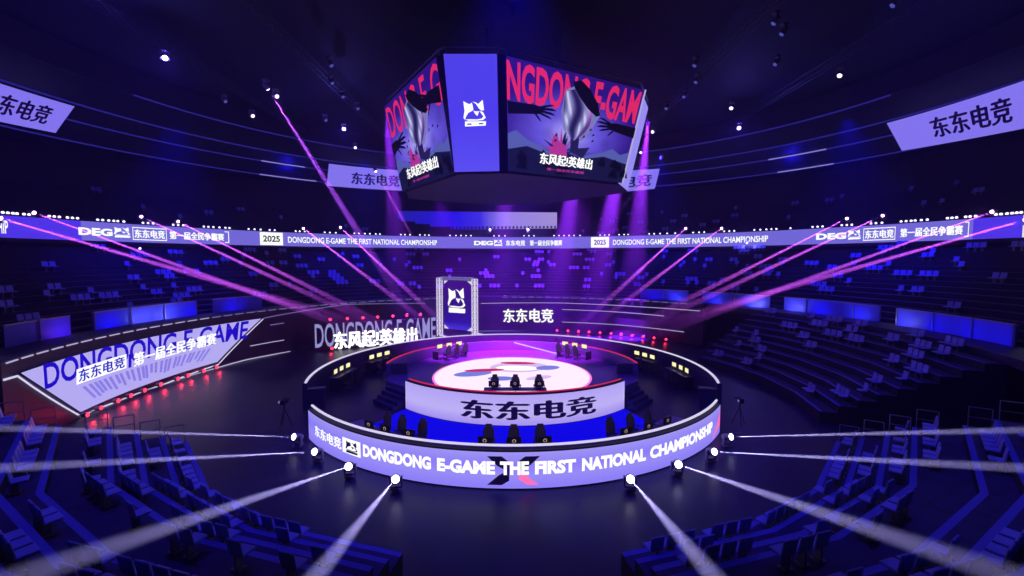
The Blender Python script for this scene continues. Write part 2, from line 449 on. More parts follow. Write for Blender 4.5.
def rlet(body, x0, x1, z0=12.45, z1=13.4, bold=.02, R=RB-.03, mm='text_w'):
    q = MB(); letter(q, body, rfn(x0, x1, z0, z1, R), bold=bold); q.build('lettering', M[mm], t)
for x0, x1 in ((288, 437), (613, 768)): rlet(TXT, x0, x1, 12.45, 13.35)
rlet('CHAMPIONSHIP', -46, 9, 12.3, 13.5)
for x0, x1 in ((79, 113), (474, 493), (816, 846)): rlet('DEG', x0, x1, 12.5, 13.3, .05)
for x0, x1 in ((115, 130), (494, 502), (848, 860)): m = MB(); emblem(m, rfn(x0, x1, 12.4, 13.55)); m.build('emblem', M['text_w'], t)
for x0, x1, fr in ((133, 167, 1), (504, 527, 0), (863, 895, 1)):
    rlet('东东电竞', x0+2, x1-2, bold=.03)
    if fr:
        m = MB(); f = rfn(x0, x1, 12.2, 13.65)
        for q in ((0, 0, 1, .07), (0, .93, 1, 1), (0, 0, .02, 1), (.98, 0, 1, 1)): plate(m, sub(f, *q), 0, 4)
        m.build('lettering_frame', M['text_w'], t)
for x0, x1 in ((170, 224), (530, 562), (900, 962)): rlet('第一届全民争霸赛', x0, x1, bold=.03)
for q in (964, 225):
    m = MB(); f = rfn(q, q+4.2, 12.2, 13.7)
    for w in ((0, 0, 1, .07), (0, .93, 1, 1), (.8, 0, 1, 1)): plate(m, sub(f, *w), 0, 1)
    m.build('bracket_mark', M['text_w'], t)
for x0, x1 in ((260, 283), (591, 609)):
    m = MB(); plate(m, rfn(x0, x1, 12.05, 13.85)); m.build('white_plate', M['text_w'], t)
    rlet('2025', x0+3, x1-3, 12.5, 13.4, .03, RB-.06, 'text_d')
# gradient screen standing above the balcony at the far end
t = thing('gradient_screen', 'wide screen fading from deep blue to pale lavender above the far balcony', 'screen', pol(50, 92, 14))
P = [on_y(398, 230, 83.5), on_y(557, 228.5, 83.5), on_y(557, 212.5, 83.5), on_y(398, 211, 83.5)]
bil = lambda P, dy=0: (lambda u, v: P[0]*(1-u)*(1-v)+P[1]*u*(1-v)+P[2]*u*v+P[3]*(1-u)*v+Vector((0, dy, 0)))
m = MB(); f0, f1 = bil(P, .02), bil(P, .4); Q = [(0, 0), (1, 0), (1, 1), (0, 1)]
m.add([f0(*q) for q in Q]+[f1(*q) for q in Q], [(0,1,2,3),(7,6,5,4),(0,4,5,1),(1,5,6,2),(2,6,7,3),(3,7,4,0)]); m.build('housing', M['black'], t)
surf('display', bil(P, -.02), 12, 2, screen('blue to lavender picture', [(0, (40, 30, 175)), (.1, (30, 25, 190)), (.35, (35, 20, 240)), (.52, (60, 45, 235)), (.68, (150, 130, 225)), (1, (165, 145, 225))], sample=True), t)
m = MB()
for k in range(42):
    u = (k+.25)/42; poly(m, [(u, .02), (u+.012, .02), (u+.012, .16), (u, .16)], bil(P, -.05))
m.build('tick_marks', M['navy'], t)
m = MB()
for x in (.06, .35, .65, .94):
    p = f1(x, 0); m.tube((p.x, p.y-.2, p.z+.05), (p.x, p.y-.2, 13.9), .07)
m.build('stand', M['dark'], t)
# ================================================================== banners on the ceiling cone
def banner(label, quad, lp=None, R0=41.0, R1=38.0, text=True):
    """quad of picture points bl, br, tr, tl; bottom edge on R0, top edge on R1"""
    Bq = [on_cyl(*quad[0], R0), on_cyl(*quad[1], R0), on_cyl(*quad[2], R1), on_cyl(*quad[3], R1)]
    Bq = [(a if a < 300 else a-360, z) for a, z in Bq]
    def fn(dr=0):
        def g(u, v):
            a = lerp(lerp(Bq[0][0], Bq[1][0], u), lerp(Bq[3][0], Bq[2][0], u), v); z = lerp(lerp(Bq[0][1], Bq[1][1], u), lerp(Bq[3][1], Bq[2][1], u), v)
            return pol(lerp(R0, R1, v)-dr, a, z-dr*.8)
        return g
    t = thing('ceiling_banner', label, 'banner', fn()(0, 0), 'lavender banners on the ceiling rings')
    m = MB(); n = 10
    ring = [(i/n, 0) for i in range(n+1)]+[(i/n, 1) for i in range(n, -1, -1)]; N = len(ring)
    m.add([fn(.0)(*p) for p in ring]+[fn(.15)(*p) for p in ring], [(i, (i+1) % N, N+(i+1) % N, N+i) for i in range(N)])
    m.build('frame', M['dark'], t)
    surf('display', fn(.16), 10, 2, M['banner'], t)
    if text:
        m = MB()
        for body, u0, v0, u1, v1 in lp: letter(m, body, sub(fn(.2), u0, v0, u1, v1), bold=.025)
        m.build('lettering', M['text_d'], t)
M['banner'] = emi('banner led', (128, 112, 240), 1.1, True)
banner('lavender banner high on the right ceiling rings with dark Chinese lettering', [(903, 149.5), (1040, 124), (1040, 74), (888, 122)], [('东东电竞', .30, .22, .84, .80)])
banner('lavender banner behind the left side of the hanging screen cube', [(326.5, 185), (404, 190), (404, 170), (328.5, 163)], [('东东电竞', .30, .2, .93, .75)])
banner('lavender banner behind the right side of the hanging screen cube', [(585, 194), (655, 188), (660, 168), (585, 171)], [('东东电竞', .1, .2, .92, .78)])
banner('lavender banner cut by the left picture edge, high on the ceiling rings', [(-70, 105), (54, 131.5), (73, 105), (-60, 62)], [('东东电竞', .3, .22, .86, .80)])
# ================================================================== hanging screen cube
ZT, ZB = 22.8, 15.86
def zpt(px, py, z): return on_z(px, py, z)
qR = [zpt(508, 171, ZB), zpt(621, 183, ZB), zpt(644, 90, ZT), zpt(506, 56, ZT)]
qC = [zpt(454.6, 172, ZB), zpt(499.5, 171, ZB), zpt(497, 54, ZT), zpt(443.6, 54, ZT)]
qL = [zpt(403, 191, ZB), zpt(454.5, 173, ZB), zpt(436.5, 57, ZT), zpt(384.5, 107, ZT)]
ctr = Vector((.9, 37.8, 0))
loopB = [qL[0], qL[1], qC[0], qC[1], qR[0], qR[1]]; loopT = [qL[3], qL[2], qC[3], qC[2], qR[3], qR[2]]
# the hidden half mirrors the front: two receding chamfers and the two rear faces
rearR = Vector((1.75, 4.0, 0)); rearL = Vector((-.7, 4.2, 0))
fullB = loopB+[loopB[5]+rearR, Vector((3.5, 46.5, ZB)), Vector((-1.5, 47.5, ZB)), loopB[0]+rearL]
fullT = loopT+[loopT[5]+rearR, Vector((4.0, 48.0, ZT)), Vector((-2.0, 49.0, ZT)), loopT[0]+rearL]
t = thing('screen_cube', 'large eight-sided cube of screens hanging over the round stage', 'hanging screen', (ctr.x, ctr.y, ZB))
m = MB()
def inset(p, d, dz=0):
    v = Vector((ctr.x-p.x, ctr.y-p.y, 0)).normalized(); return Vector((p.x+v.x*d, p.y+v.y*d, p.z+dz))
hb = [inset(p, .25, -.12) for p in fullB]; ht = [inset(p, .25, .15) for p in fullT]; N = len(hb)
m.add(hb+ht, [(i, (i+1) % N, N+(i+1) % N, N+i) for i in range(N)]+[list(range(N))[::-1], list(range(N, 2*N))])
m.build('housing', M['black'], t)
m = MB()
for k in range(4):
    a = PI/4+k*PI/2; x, y = ctr.x+4*math.cos(a), ctr.y+4*math.sin(a)
    m.tube((x, y, ZT), (x, y, 27.6), .06)
m.build('hanging_cable', M['steel'], t)
m = MB()
for i in range(N):
    p, q = ht[i], ht[(i+1) % N]; m.tube(p+Vector((0, 0, .4)), q+Vector((0, 0, .4)), .07); m.tube(p+Vector((0, 0, .05)), p+Vector((0, 0, .45)), .05)
m.build('top_rail', M['steel'], t)
def face(q, off=0):
    nrm = (q[1]-q[0]).cross(q[3]-q[0]).normalized()
    if nrm.dot(CAM-q[0]) < 0: nrm = -nrm
    g = bil(q); return lambda u, v: g(u, v)+nrm*off
M['poster_bg'] = screen('poster picture', [(0, (18, 14, 50)), (.22, (40, 38, 105)), (.42, (120, 112, 225)), (.62, (84, 66, 200)), (.82, (52, 24, 140)), (1, (38, 16, 110))], 'Y', noise=.18, sample=True)
for nm, c in dict(p_sil=(122, 120, 190), p_hi=(205, 205, 240), p_dk=(36, 30, 80), p_blk=(10, 8, 28), p_red=(176, 52, 150), p_mnt=(86, 92, 176), p_sea=(22, 22, 62)).items(): M[nm] = emi(nm.replace('p_', 'poster '), c, 1)
def picture_mat():
    m = bpy.data.materials.new('screen picture'); m.use_nodes = True; n = m.node_tree; n.nodes.clear()
    o = n.nodes.new('ShaderNodeOutputMaterial'); e = n.nodes.new('ShaderNodeEmission'); a = n.nodes.new('ShaderNodeVertexColor'); a.layer_name = 'picture'
    n.links.new(a.outputs[0], e.inputs['Color']); n.links.new(e.outputs[0], o.inputs[0]); m.cycles.emission_sampling = 'NONE'; return m
M['picture'] = picture_mat()
def picture(name, f, colf, nu, nv, par):
    """grid u,v on the screen, coloured by the picture function"""
    o = surf(name, f, nu, nv, M['picture'], par); at = o.data.color_attributes.new('picture', 'FLOAT_COLOR', 'POINT')
    for k in range((nu+1)*(nv+1)): at.data[k].color = (*lin(colf((k % (nu+1))/nu, (k//(nu+1))/nv)), 1)
    return o
def mix(a, b, t):
    t = min(1, max(0, t)); return tuple(x+(y-x)*t for x, y in zip(a, b))
def sky_col(cx, sx):
    def g(u, v):
        d = math.hypot((u-cx)/sx*1.25, (v-.42)*1.5)
        c = mix((182, 172, 250), (104, 88, 225), d/.28) if d < .28 else mix((104, 88, 225), (46, 20, 130), (d-.28)/.42)
        w = math.sin(u*19+v*7)*math.sin(v*23-u*5)*.5+math.sin(u*41+1.3)*.2
        c = mix(c, (30, 12, 95), .28*max(0, w)) if v > .25 else mix(c, (40, 40, 110), .5)
        return c
    return g
def cup_col(u, v):
    k = .5+.5*math.sin(u*9.5+.6+1.2*math.sin(v*6)); k2 = .5+.5*math.sin(u*27+v*11)
    c = mix((34, 26, 84), (150, 148, 214), k); c = mix(c, (236, 234, 255), max(0, k*k2-.45)*1.6)
    if u > .8: c = mix(c, (170, 60, 190), (u-.8)*3)
    return mix(c, (60, 40, 130), max(0, .25-v)*2)
def hand(m_, f, x, y, s, d=1, mi=0):
    """reaching hand with a forearm; d = direction of the fingers"""
    T = lambda u, v: f(min(1, max(0, x+d*s*u)), y+s*1.45*v)
    poly(m_, [(-1.6, -.32), (0, -.16), (.42, -.10), (.45, .16), (.1, .24), (-1.6, .18)], T, mi)
    for a, b, w in (((.3, .14), (1.0, .34), .05), ((.42, .12), (1.12, .14), .055), ((.42, .02), (1.08, -.06), .055), ((.38, -.08), (.92, -.24), .05), ((.1, -.1), (.42, -.42), .06)):
        poly(m_, [(a[0], a[1]-w), (b[0]*.7+a[0]*.3, b[1]*.75+a[1]*.25-w+.03), (b[0], b[1]-.01), (b[0], b[1]+.02), (b[0]*.7+a[0]*.3, b[1]*.75+a[1]*.25+w+.02), (a[0], a[1]+w)], T, mi)
def poster(pre, q, left):
    pl = thing  # (only readability)
    par = t
    picture('poster_display', face(q, .04), sky_col(.46 if not left else .5, 1.0 if not left else 1.5), 44, 36, par)
    scene_mb = MB(); names = ['text_r', 'p_mnt', 'p_sea', 'p_blk', 'p_red', 'p_sil', 'p_hi', 'p_dk', 'text_w']
    f = lambda k: face(q, .05+.012*k)
    cx = .46 if not left else .50; sx = 1.0 if not left else 1.35
    if left: letter(scene_mb, 'DONG E-G', sub(f(0), .02, .62, 1.0, .97), 0, .01)
    else: letter(scene_mb, 'NGDONG E-GAM', sub(f(0), .0, .63, .985, .975), 0, .03)
    # mountains, sea of rock
    poly(scene_mb, [(0, .20), (0, .34), (.06, .38), (.14, .31), (.24, .27), (.34, .22), (.34, .16)], f(1), 1)
    poly(scene_mb, [(.55, .16), (.62, .24), (.76, .29), (.84, .34), (.92, .29), (1, .33), (1, .16)], f(1), 1)
    poly(scene_mb, [(0, 0), (0, .20), (.14, .25), (.3, .20), (.44, .24), (.6, .20), (.78, .25), (1, .20), (1, 0)], f(2), 2)
    for k in range(16):
        x = random.uniform(0, .95); w = random.uniform(.04, .11); y = random.uniform(.02, .17)
        poly(scene_mb, [(x, y), (x+w, y-.01), (x+w*.8, y+.05), (x+w*.45, y+.09), (x+w*.2, y+.05)], f(3), 3)
    # splash around the cup foot
    for k in range(17):
        a = random.uniform(.1, PI-.1); r0 = random.uniform(.05, .10); r1 = r0+random.uniform(.05, .16)
        c, s_ = math.cos(a), math.sin(a); o = Vector((cx-.05, .22))
        pt = lambda r, da: (o.x+sx*r*math.cos(a+da)*.9, o.y+r*math.sin(a+da)*1.15)
        poly(scene_mb, [pt(r0, -.12), pt(r1, 0), pt(r0, .12)], f(4), random.choice((4, 3, 4, 7)))
    poly(scene_mb, [(cx-.15*sx, .20), (cx-.13*sx, .36), (cx-.10*sx, .42), (cx-.08*sx, .34), (cx-.02*sx, .30), (cx, .20)], f(4), 4)
    # trophy: tilted tapering cup with dark mouth, neck and foot
    C = lambda u, v: (cx+.02+sx*1.2*u, .64+1.15*(v-.64))
    poly(scene_mb, [C(-.07, .80), C(-.085, .62), C(-.06, .48), C(.0, .40), C(.07, .41), C(.12, .50), C(.165, .64), C(.13, .70), C(.0, .86)], f(5), 5)
    CL = [(-.01, .405), (-.06, .48), (-.086, .62), (-.07, .80)]; CR = [(.02, .40), (.12, .50), (.165, .64), (.01, .865)]
    def bez(P4, t): return [sum(c*p[i] for c, p in zip(((1-t)**3, 3*t*(1-t)**2, 3*t*t*(1-t), t**3), P4)) for i in (0, 1)]
    def cupf(u, v):
        v2 = v*.97; l = bez(CL, v2); r = bez(CR, v2); return f(6)(*C(lerp(l[0], r[0], u), lerp(l[1], r[1], u)))
    picture('trophy_picture', cupf, cup_col, 26, 14, par)
    poly(scene_mb, [C(-.03, .88), C(.02, .90), C(.08, .84), C(.14, .74), C(.165, .645), C(.14, .63), C(.08, .68), C(.02, .76), C(-.02, .83)], f(7), 3)
    poly(scene_mb, [C(-.01, .41), C(.05, .42), C(.05, .34), C(.13, .36), C(.09, .26), C(.0, .30)], f(6), 7)
    for k in range(9):
        x = random.uniform(-.2, .22); y = random.uniform(.32, .5)
        poly(scene_mb, [C(x, y), C(x+.02, y+.012), C(x+.012, y+.03)], f(6), 3)
    hand(scene_mb, f(7), .17 if not left else .10, .58 if not left else .50, .15*sx, 1, 3)
    hand(scene_mb, f(7), .83 if not left else .86, .55 if not left else .72, .15*sx, -1, 3)
    letter(scene_mb, '东风起!英雄出', sub(f(8), .24 if not left else .2, .10, .68 if not left else .8, .205 if not left else .215), 8, .035)
    letter(scene_mb, '第一届全民争霸赛', sub(f(8), .30, .045, .62, .072), 4, .02)
    scene_mb.build('poster_artwork', [M[k] for k in names], par)
poster('right', qR, False); poster('left', qL, True)
surf('logo_display', face(qC, .04), 4, 4, screen('violet picture', [(0, (92, 78, 246)), (.5, (78, 62, 240)), (1, (80, 66, 236))], 'Y', sample=True), t)
m = MB(); f = sub(face(qC, .08), .31, .40, .73, .62); emblem(m, f); m.build('emblem', M['text_w'], t)
m = MB(); f = face(qC, .11); poly(m, [(.36, .413), (.45, .414), (.45, .425), (.36, .424)], f); poly(m, [(.6, .416), (.69, .417), (.69, .428), (.6, .427)], f); m.build('emblem_slot', M['text_b'], t)
# pale frame edges and the remaining chamfer screens
m = MB(); m.tube(qR[1]+Vector((.12, 0, 0)), qR[2]+Vector((.12, 0, 0)), .06); m.build('edge_light', M['soft_e'], t)
for i in (5, 8, 11):
    pass
q2 = [fullB[5], fullB[6], fullT[6], fullT[5]]; surf('side_display', face([inset(p, .2) for p in q2], .0), 2, 2, M['led'], t)
# ================================================================== OUTER RING OF THE STAGE
RO = 14.57
aL, _ = on_cyl(308, 405, RO, False); aR, _ = on_cyl(720.4, 406, RO, False)   # front wall ends (degrees)
if aL < 180: aL = 205
t = thing('curved_screen', 'long curved lavender screen wall around the front of the outer ring stage', 'screen', pol(RO, 270, 0))
m = MB(); m.sweep([(RO-.32, 0), (RO-.02, 0), (RO-.02, 1.74), (RO-.32, 1.74)], arange(aL, aR, 2.5)); m.build('housing', M['black'], t)
surf('display', lambda u, v: pol(RO, aL+(aR-aL)*u, .05+1.62*v), 48, 2, screen('lavender picture', [(0, (136, 122, 248)), (.35, (150, 138, 246)), (.65, (136, 122, 248)), (1, (158, 146, 242))], 'Y', 1.05, True), t)
m = MB(); m.sweep([(RO-.26, 1.86), (RO-.15, 1.86), (RO-.15, 1.93), (RO-.26, 1.93)], arange(aL, aR, 2.5)); m.build('rim_light', M['white_e'], t)
def ofn(px0, py0, px1, py1, h, R=RO+.03):
    a0, z0 = on_cyl(px0, py0, R, False); a1, z1 = on_cyl(px1, py1, R, False)
    return lambda u, v: pol(R, a0+(a1-a0)*u, lerp(z0, z1, u)+h*v)
def oz(px0, px1, z0, z1, R=RO+.03):
    # angle from the picture column at mid height of the wall
    def aa(px):
        lo, hi = aL, aR
        for _ in range(40):
            mid = (lo+hi)/2; P = pol(R, mid, .9); d = P.y*_c-(P.z-10)*_s; x = 512+F*P.x/d
            if x < px: lo = mid
            else: hi = mid
        return (lo+hi)/2
    a0, a1 = aa(px0), aa(px1)
    return lambda u, v: pol(R, a0+(a1-a0)*u, z0+(z1-z0)*v)
for body, x0, x1 in (('DONGDONG', 363, 431), ('E-GAME', 437, 495), ('THE', 500, 529), ('FIRST', 535, 576), ('NATIONAL', 582, 646), ('CHAMPIONSHIP', 650, 712.5)):
    m = MB(); letter(m, body, oz(x0, x1, .69, 1.29, RO+.06), bold=.055); m.build('lettering', M['text_w'], t)
m = MB(); letter(m, '东东电竞', oz(315, 341, .62, 1.18), bold=.03); m.build('lettering', M['text_w'], t)
m = MB(); plate(m, oz(342.5, 360.5, .55, 1.30)); m.build('white_plate', M['text_w'], t)
m = MB(); emblem(m, oz(346, 357, .62, 1.22, RO+.06)); m.build('emblem', M['text_d'], t)
m = MB(); X = oz(487, 540, .22, 1.50, RO+.035)
for q in ([(0, 1), (.28, 1), (.42, .8), (.38, .5), (.20, .66)], [(.38, .5), (.42, .8), (.42, .2), (.36, .36)], [(0, 0), (.28, 0), (.42, .16), (.40, .52), (.22, .34)],
          [(1, 1), (.72, 1), (.60, .84), (.60, .5), (.82, .70)]): poly(m, q, X)
m.build('dark_cross_logo', M['navy'], t)
m = MB(); poly(m, [(.60, .5), (.60, .2), (.76, 0), (.98, 0), (.80, .25), (.72, .42)], X); poly(m, [(0, .02), (1, .3), (1, 1), (.55, .5)], oz(712, 720, .1, 1.5)); m.build('pink_logo_leg', M['pink'], t)
m = MB(); m.sweep([(11.9, 0), (RO-.4, 0), (RO-.4, .74), (11.9, .74)], arange(aL+4, aR-4, 3)); tag(m.build('ring_platform', M['stagetop']), 'low dark platform behind the curved screen wall carrying the front desks', 'platform')
# rear arc: counter wall with a white rim
bR, _ = on_cyl(722, 386.5, RO, False); bR = bR-360 if bR > 180 else bR
bR = -18.5; bL = 198.5
t = thing('ring_counter', 'dark ring-shaped counter wall with white rim light around the back of the stage', 'counter', pol(RO, 90, 0))
m = MB(); m.sweep([(RO-.3, 0), (RO, 0), (RO, 1.84), (RO-.3, 1.84)], arange(bR, bL, 3)); m.build('counter_wall', M['counter'], t)
m = MB(); m.sweep([(RO-.28, 1.845), (RO-.15, 1.845), (RO-.15, 1.93), (RO-.28, 1.93)], arange(bR, bL, 3)); m.build('rim_light', M['white_e'], t)
for a in (bR, bL):
    m = MB(); d = 1 if a < 90 else -1
    m.sweep([(RO-1.35, 0), (RO-.31, 0), (RO-.31, 1.35), (RO-1.35, 1.35)], [a, a+d*.5]); m.sweep([(RO-1.4, 1.36), (RO-.31, 1.36), (RO-.31, 1.42), (RO-1.4, 1.42)], [a-d*.0, a+d*2.0])
    m.build('end_panel', M['counter'], t)
# ================================================================== INNER RAISED STAGE
ZS = 1.2
t = thing('round_stage', 'round raised stage deck in the middle of the ring', 'stage', (0, CY, 0))
RI, CI = 10.2, 35.96-CY
hw = math.degrees(math.asin(7.31/RI))
def ipol(R, a, z):
    p = pol(R, a, z); return Vector((p.x+.2, p.y+CI, z))
loop = [pol(9.3, a, 0) for a in arange(-10, 190, 5)]+[ipol(RI-.58, 270-hw*.985+2*hw*.985*i/24, 0) for i in range(25)]
m = MB(); N = len(loop); m.add(loop+[p+Vector((0, 0, ZS)) for p in loop], [(i, (i+1) % N, N+(i+1) % N, N+i) for i in range(N)]+[list(range(N))[::-1], list(range(N, 2*N))])
m.build('deck', M['stagetop'], t)
m = MB(); m.sweep([(5.85, ZS), (6.0, ZS), (6.0, ZS+.03), (5.85, ZS+.03)], arange(0, 360, 5), caps=False); m.build('disc_border', emi('pink disc border', (255, 120, 225), 1.2), t)
m = MB(); m.sweep([(.01, ZS+.005), (5.85, ZS+.005), (5.85, ZS+.03), (.01, ZS+.03)], arange(0, 360, 5), caps=False); m.build('glowing_floor', M['disc'], t)
m = MB()
def blob(cx, cy, rx, ry, rot, mi, z=ZS+.045, a0=0, a1=360, inner=0):
    pts = []
    for k in range(25):
        a = math.radians(a0+(a1-a0)*k/24); p = Vector((rx*math.cos(a), ry*math.sin(a), 0)); p.rotate(Quaternion((0, 0, 1), math.radians(rot))); pts.append((cx+p.x, CY+cy+p.y, z))
    m.add(pts, [list(range(25))], mi)
blob(.6, 2.3, 2.4, 1.7, 5, 2); blob(0.4, 1.9, 1.7, .8, -5, 3, ZS+.05)
blob(-3.0, .2, 1.5, .8, 20, 1); blob(-2.2, 1.2, 1.6, .45, 8, 0, ZS+.055); blob(.5, 3.6, 1.5, .45, -4, 0, ZS+.055); blob(2.9, 2.0, 1.0, .7, 20, 1, ZS+.055); blob(-.8, -1.2, 1.0, .6, 0, 1, ZS+.05); blob(2.0, -1.0, 1.1, .5, 30, 2, ZS+.05)
m.build('abstract_swirl', [M['disc_r'], M['disc_b'], M['disc_l'], emi('disc white', (255, 248, 255), 1.2)], t)
# floor band given an even blue emission in front of the stage
m = MB(); NF = 28
for i in range(NF+1):
    u = i/NF; pa = ipol(RI+.04, 270-hw+2*hw*u, 0); pb = pol(11.8, 222+96*u, 0)
    m.v += [pa, pb, pb+Vector((0, 0, .03)), pa+Vector((0, 0, .03))]
for i in range(NF):
    for k in range(4): m.f.append((i*4+k, i*4+(k+1) % 4, i*4+4+(k+1) % 4, i*4+4+k)); m.mi.append(0)
tag(m.build('glowing_floor', M['bluefloor']), 'bright blue glowing floor band in front of the raised stage', 'floor screen')
# stage front screen
t = thing('stage_front_screen', 'curved pale lavender screen with big dark Chinese letters on the stage front', 'screen', ipol(RI, 270, 0))
IA = lambda n=24: [270-hw+2*hw*i/n for i in range(n+1)]
def isweep(m_, prof, angs):
    b = len(m_.v); m_.sweep(prof, angs)
    for v in m_.v[b:]: v.x += .2; v.y += CI
m = MB(); isweep(m, [(RI-.5, .0), (RI-.02, .0), (RI-.02, 1.98), (RI-.5, 1.98)], IA()); m.build('housing', M['black'], t)
surf('display', lambda u, v: ipol(RI, 270-hw+2*hw*u, .06+1.86*v), 32, 2, screen('pale lavender picture', [(0, (160, 140, 240)), (.4, (188, 174, 246)), (1, (176, 160, 244))], 'Y', 1.05, True), t)
m = MB(); isweep(m, [(RI-.34, 1.985), (RI-.26, 1.985), (RI-.26, 2.04), (RI-.34, 2.04)], IA()); m.build('rim_light', M['red_e'], t)
def ifn(px0, px1, z0, z1, R=RI+.04):
    def aa(px):
        lo, hi = 270-hw, 270+hw
        for _ in range(40):
            mid = (lo+hi)/2; P = ipol(R, mid, 1.0); d = P.y*_c-(P.z-10)*_s; x = 512+F*P.x/d
            if x < px: lo = mid
            else: hi = mid
        return (lo+hi)/2
    a0, a1 = aa(px0), aa(px1)
    return lambda u, v: ipol(R, a0+(a1-a0)*u, z0+(z1-z0)*v)
m = MB(); letter(m, '东东电竞', ifn(462, 595, .42, 1.55), bold=.03); m.build('dark_lettering', M['text_d'], t)
# wings: wall round the back with a red glowing rim
RW = 9.65
t = thing('stage_wing', 'dark curved panel with red glowing rim around the back of the raised stage', 'stage wing', pol(RW, 90, 0))
m = MB(); m.sweep([(RW-.3, 0), (RW, 0), (RW, 2.04), (RW-.3, 2.04)], arange(1, 179, 3)); m.build('wing_panel', M['wing'], t)
for a0, a1 in ((1, 60), (120, 179)):
    m = MB(); m.sweep([(RW-.12, 2.045), (RW-.02, 2.045), (RW-.02, 2.11), (RW-.12, 2.11)], arange(a0, a1, 3)); m.build('rim_light', M['red_e'], t)
for a, d in ((1, 1), (179, -1)):
    m = MB(); m.sweep([(RW-1.6, ZS+.02), (RW-.36, ZS+.02), (RW-.36, 2.04), (RW-1.6, 2.04)], [a, a+d*1.0]); m.build('end_panel', M['counter'], t)
# stairs at the two stage sides
for nm, A_, B_ in (('left', pol(9.3, 190, 0), ipol(RI-.58, 270-hw*.985, 0)), ('right', ipol(RI-.58, 270+hw*.985, 0), pol(9.3, -10, 0))):
    e1 = (B_-A_); L = e1.length; e1.normalize(); e2 = Vector((e1.y, -e1.x, 0)); mid = (A_+B_)/2
    t = thing('stage_steps', f'dark steps up to the raised stage on its {nm} side', 'steps', mid+e2*.6, 'steps at the stage sides')
    rot = Matrix.Rotation(math.atan2(e1.y, e1.x), 3, 'Z')
    for k in range(4):
        h = ZS*(4-k)/5; m = MB(); m.box(mid+e2*(.03+.33*k+.165)+Vector((0, 0, h/2)), (L*.72, .32, h), 0, rot); m.build('step', M['tread'], t)
# ramp light lines behind the stage
def bar(label, a, b, r=.07, m_=None, nm='light_line'):
    q = MB(); q.tube(a, b, r, 6); return tag(q.build(nm, m_ or M['white_e']), label, 'light line')
bar('slanting white light line on the back of the raised stage, centre', on_y(514, 342.5, 40.8), on_y(556, 353.5, 40.3), .06)
bar('white light line on the floor at the foot of the portal, left one', on_z(440, 335, .1), on_z(452, 338, .1), .09)
bar('white light line on the floor at the foot of the portal, right one', on_z(478, 333.5, .1), on_z(497, 337.5, .1), .09)
# ================================================================== desks, monitors, chairs
_mon = {}
def monitor_parts(lit):
    if lit in _mon: return _mon[lit]
    m = MB(); m.rbox((0, .03, .34), (.62, .05, .37), .015); b = proto(m.build('bezel', M['dark']))
    m = MB(); m.add([(-.29, 0, .175), (.29, 0, .175), (.29, 0, .51), (-.29, 0, .51)], [(0, 1, 2, 3)]); s_ = proto(m.build('display', M['monitor']))
    m = MB(); m.tube((0, .08, .02), (0, .06, .3), .025); m.rbox((0, .06, .012), (.26, .2, .024), .008); st = proto(m.build('stand', M['dark']))
    m = MB(); n = 16
    vo = [(.09*math.cos(2*PI*i/n), .062, .34+.09*math.sin(2*PI*i/n)) for i in range(n)]; vi = [(.055*math.cos(2*PI*i/n), .062, .34+.055*math.sin(2*PI*i/n)) for i in range(n)]
    m.add(vo+vi, [(i, (i+1) % n, n+(i+1) % n, n+i) for i in range(n)]); rg = proto(m.build('ring_logo', M['ringlogo']))
    _mon[lit] = (b, s_, st, rg); return _mon[lit]
def monitor(loc, face_to, label, group, scale=1.0):
    t = thing('monitor', label, 'monitor', loc, group)
    d = Vector(face_to)-Vector(loc); t.rotation_euler = (0, 0, math.atan2(d.y, d.x)+PI/2)
    t.scale = (scale,)*3
    for p in monitor_parts(True): inst(p, t)
    return t
def chair_parts():
    if 'c' in _mon: return _mon['c']
    out = []
    m = MB(); m.rbox((0, 0, .47), (.52, .52, .10), .03); m.rbox((-.23, .0, .52), (.08, .46, .06), .02); m.rbox((.23, 0, .52), (.08, .46, .06), .02); out.append(m.build('seat', M['chair']))
    m = MB(); R = Matrix.Rotation(math.radians(-8), 3, 'X')
    m.rbox((0, .27, .85), (.46, .09, .66), .03, 0, R); m.rbox((-.22, .22, .82), (.10, .10, .5), .03, 0, R); m.rbox((.22, .22, .82), (.10, .10, .5), .03, 0, R); out.append(m.build('backrest', M['chair']))
    m = MB(); m.rbox((0, .30, 1.24), (.32, .09, .20), .04, 0, R); out.append(m.build('headrest', M['chair']))
    for s_ in (-1, 1):
        m = MB(); m.rbox((s_*.33, .02, .70), (.09, .28, .035), .012); m.tube((s_*.33, .05, .45), (s_*.33, .05, .69), .022); m.box((s_*.29, .05, .45), (.1, .06, .03)); out.append(m.build('armrest', M['dark']))
    m = MB(); m.tube((0, 0, .1), (0, 0, .42), .035)
    for k in range(5):
        a = 2*PI*k/5; m.tube((0, 0, .12), (.31*math.cos(a), .31*math.sin(a), .08), .028, 6); m.tube((.30*math.cos(a)-.02, .30*math.sin(a), .03), (.30*math.cos(a)+.02, .30*math.sin(a), .03), .03, 8)
    out.append(m.build('star_base', M['dark']))
    for o in out: proto(o)
    _mon['c'] = out; return out
def gaming_chair(loc, face_to, label, group):
    t = thing('gaming_chair', label, 'chair', loc, group)
    d = Vector(face_to)-Vector(loc); t.rotation_euler = (0, 0, math.atan2(d.y, d.x)+PI/2)
    for p in chair_parts(): inst(p, t)
    return t
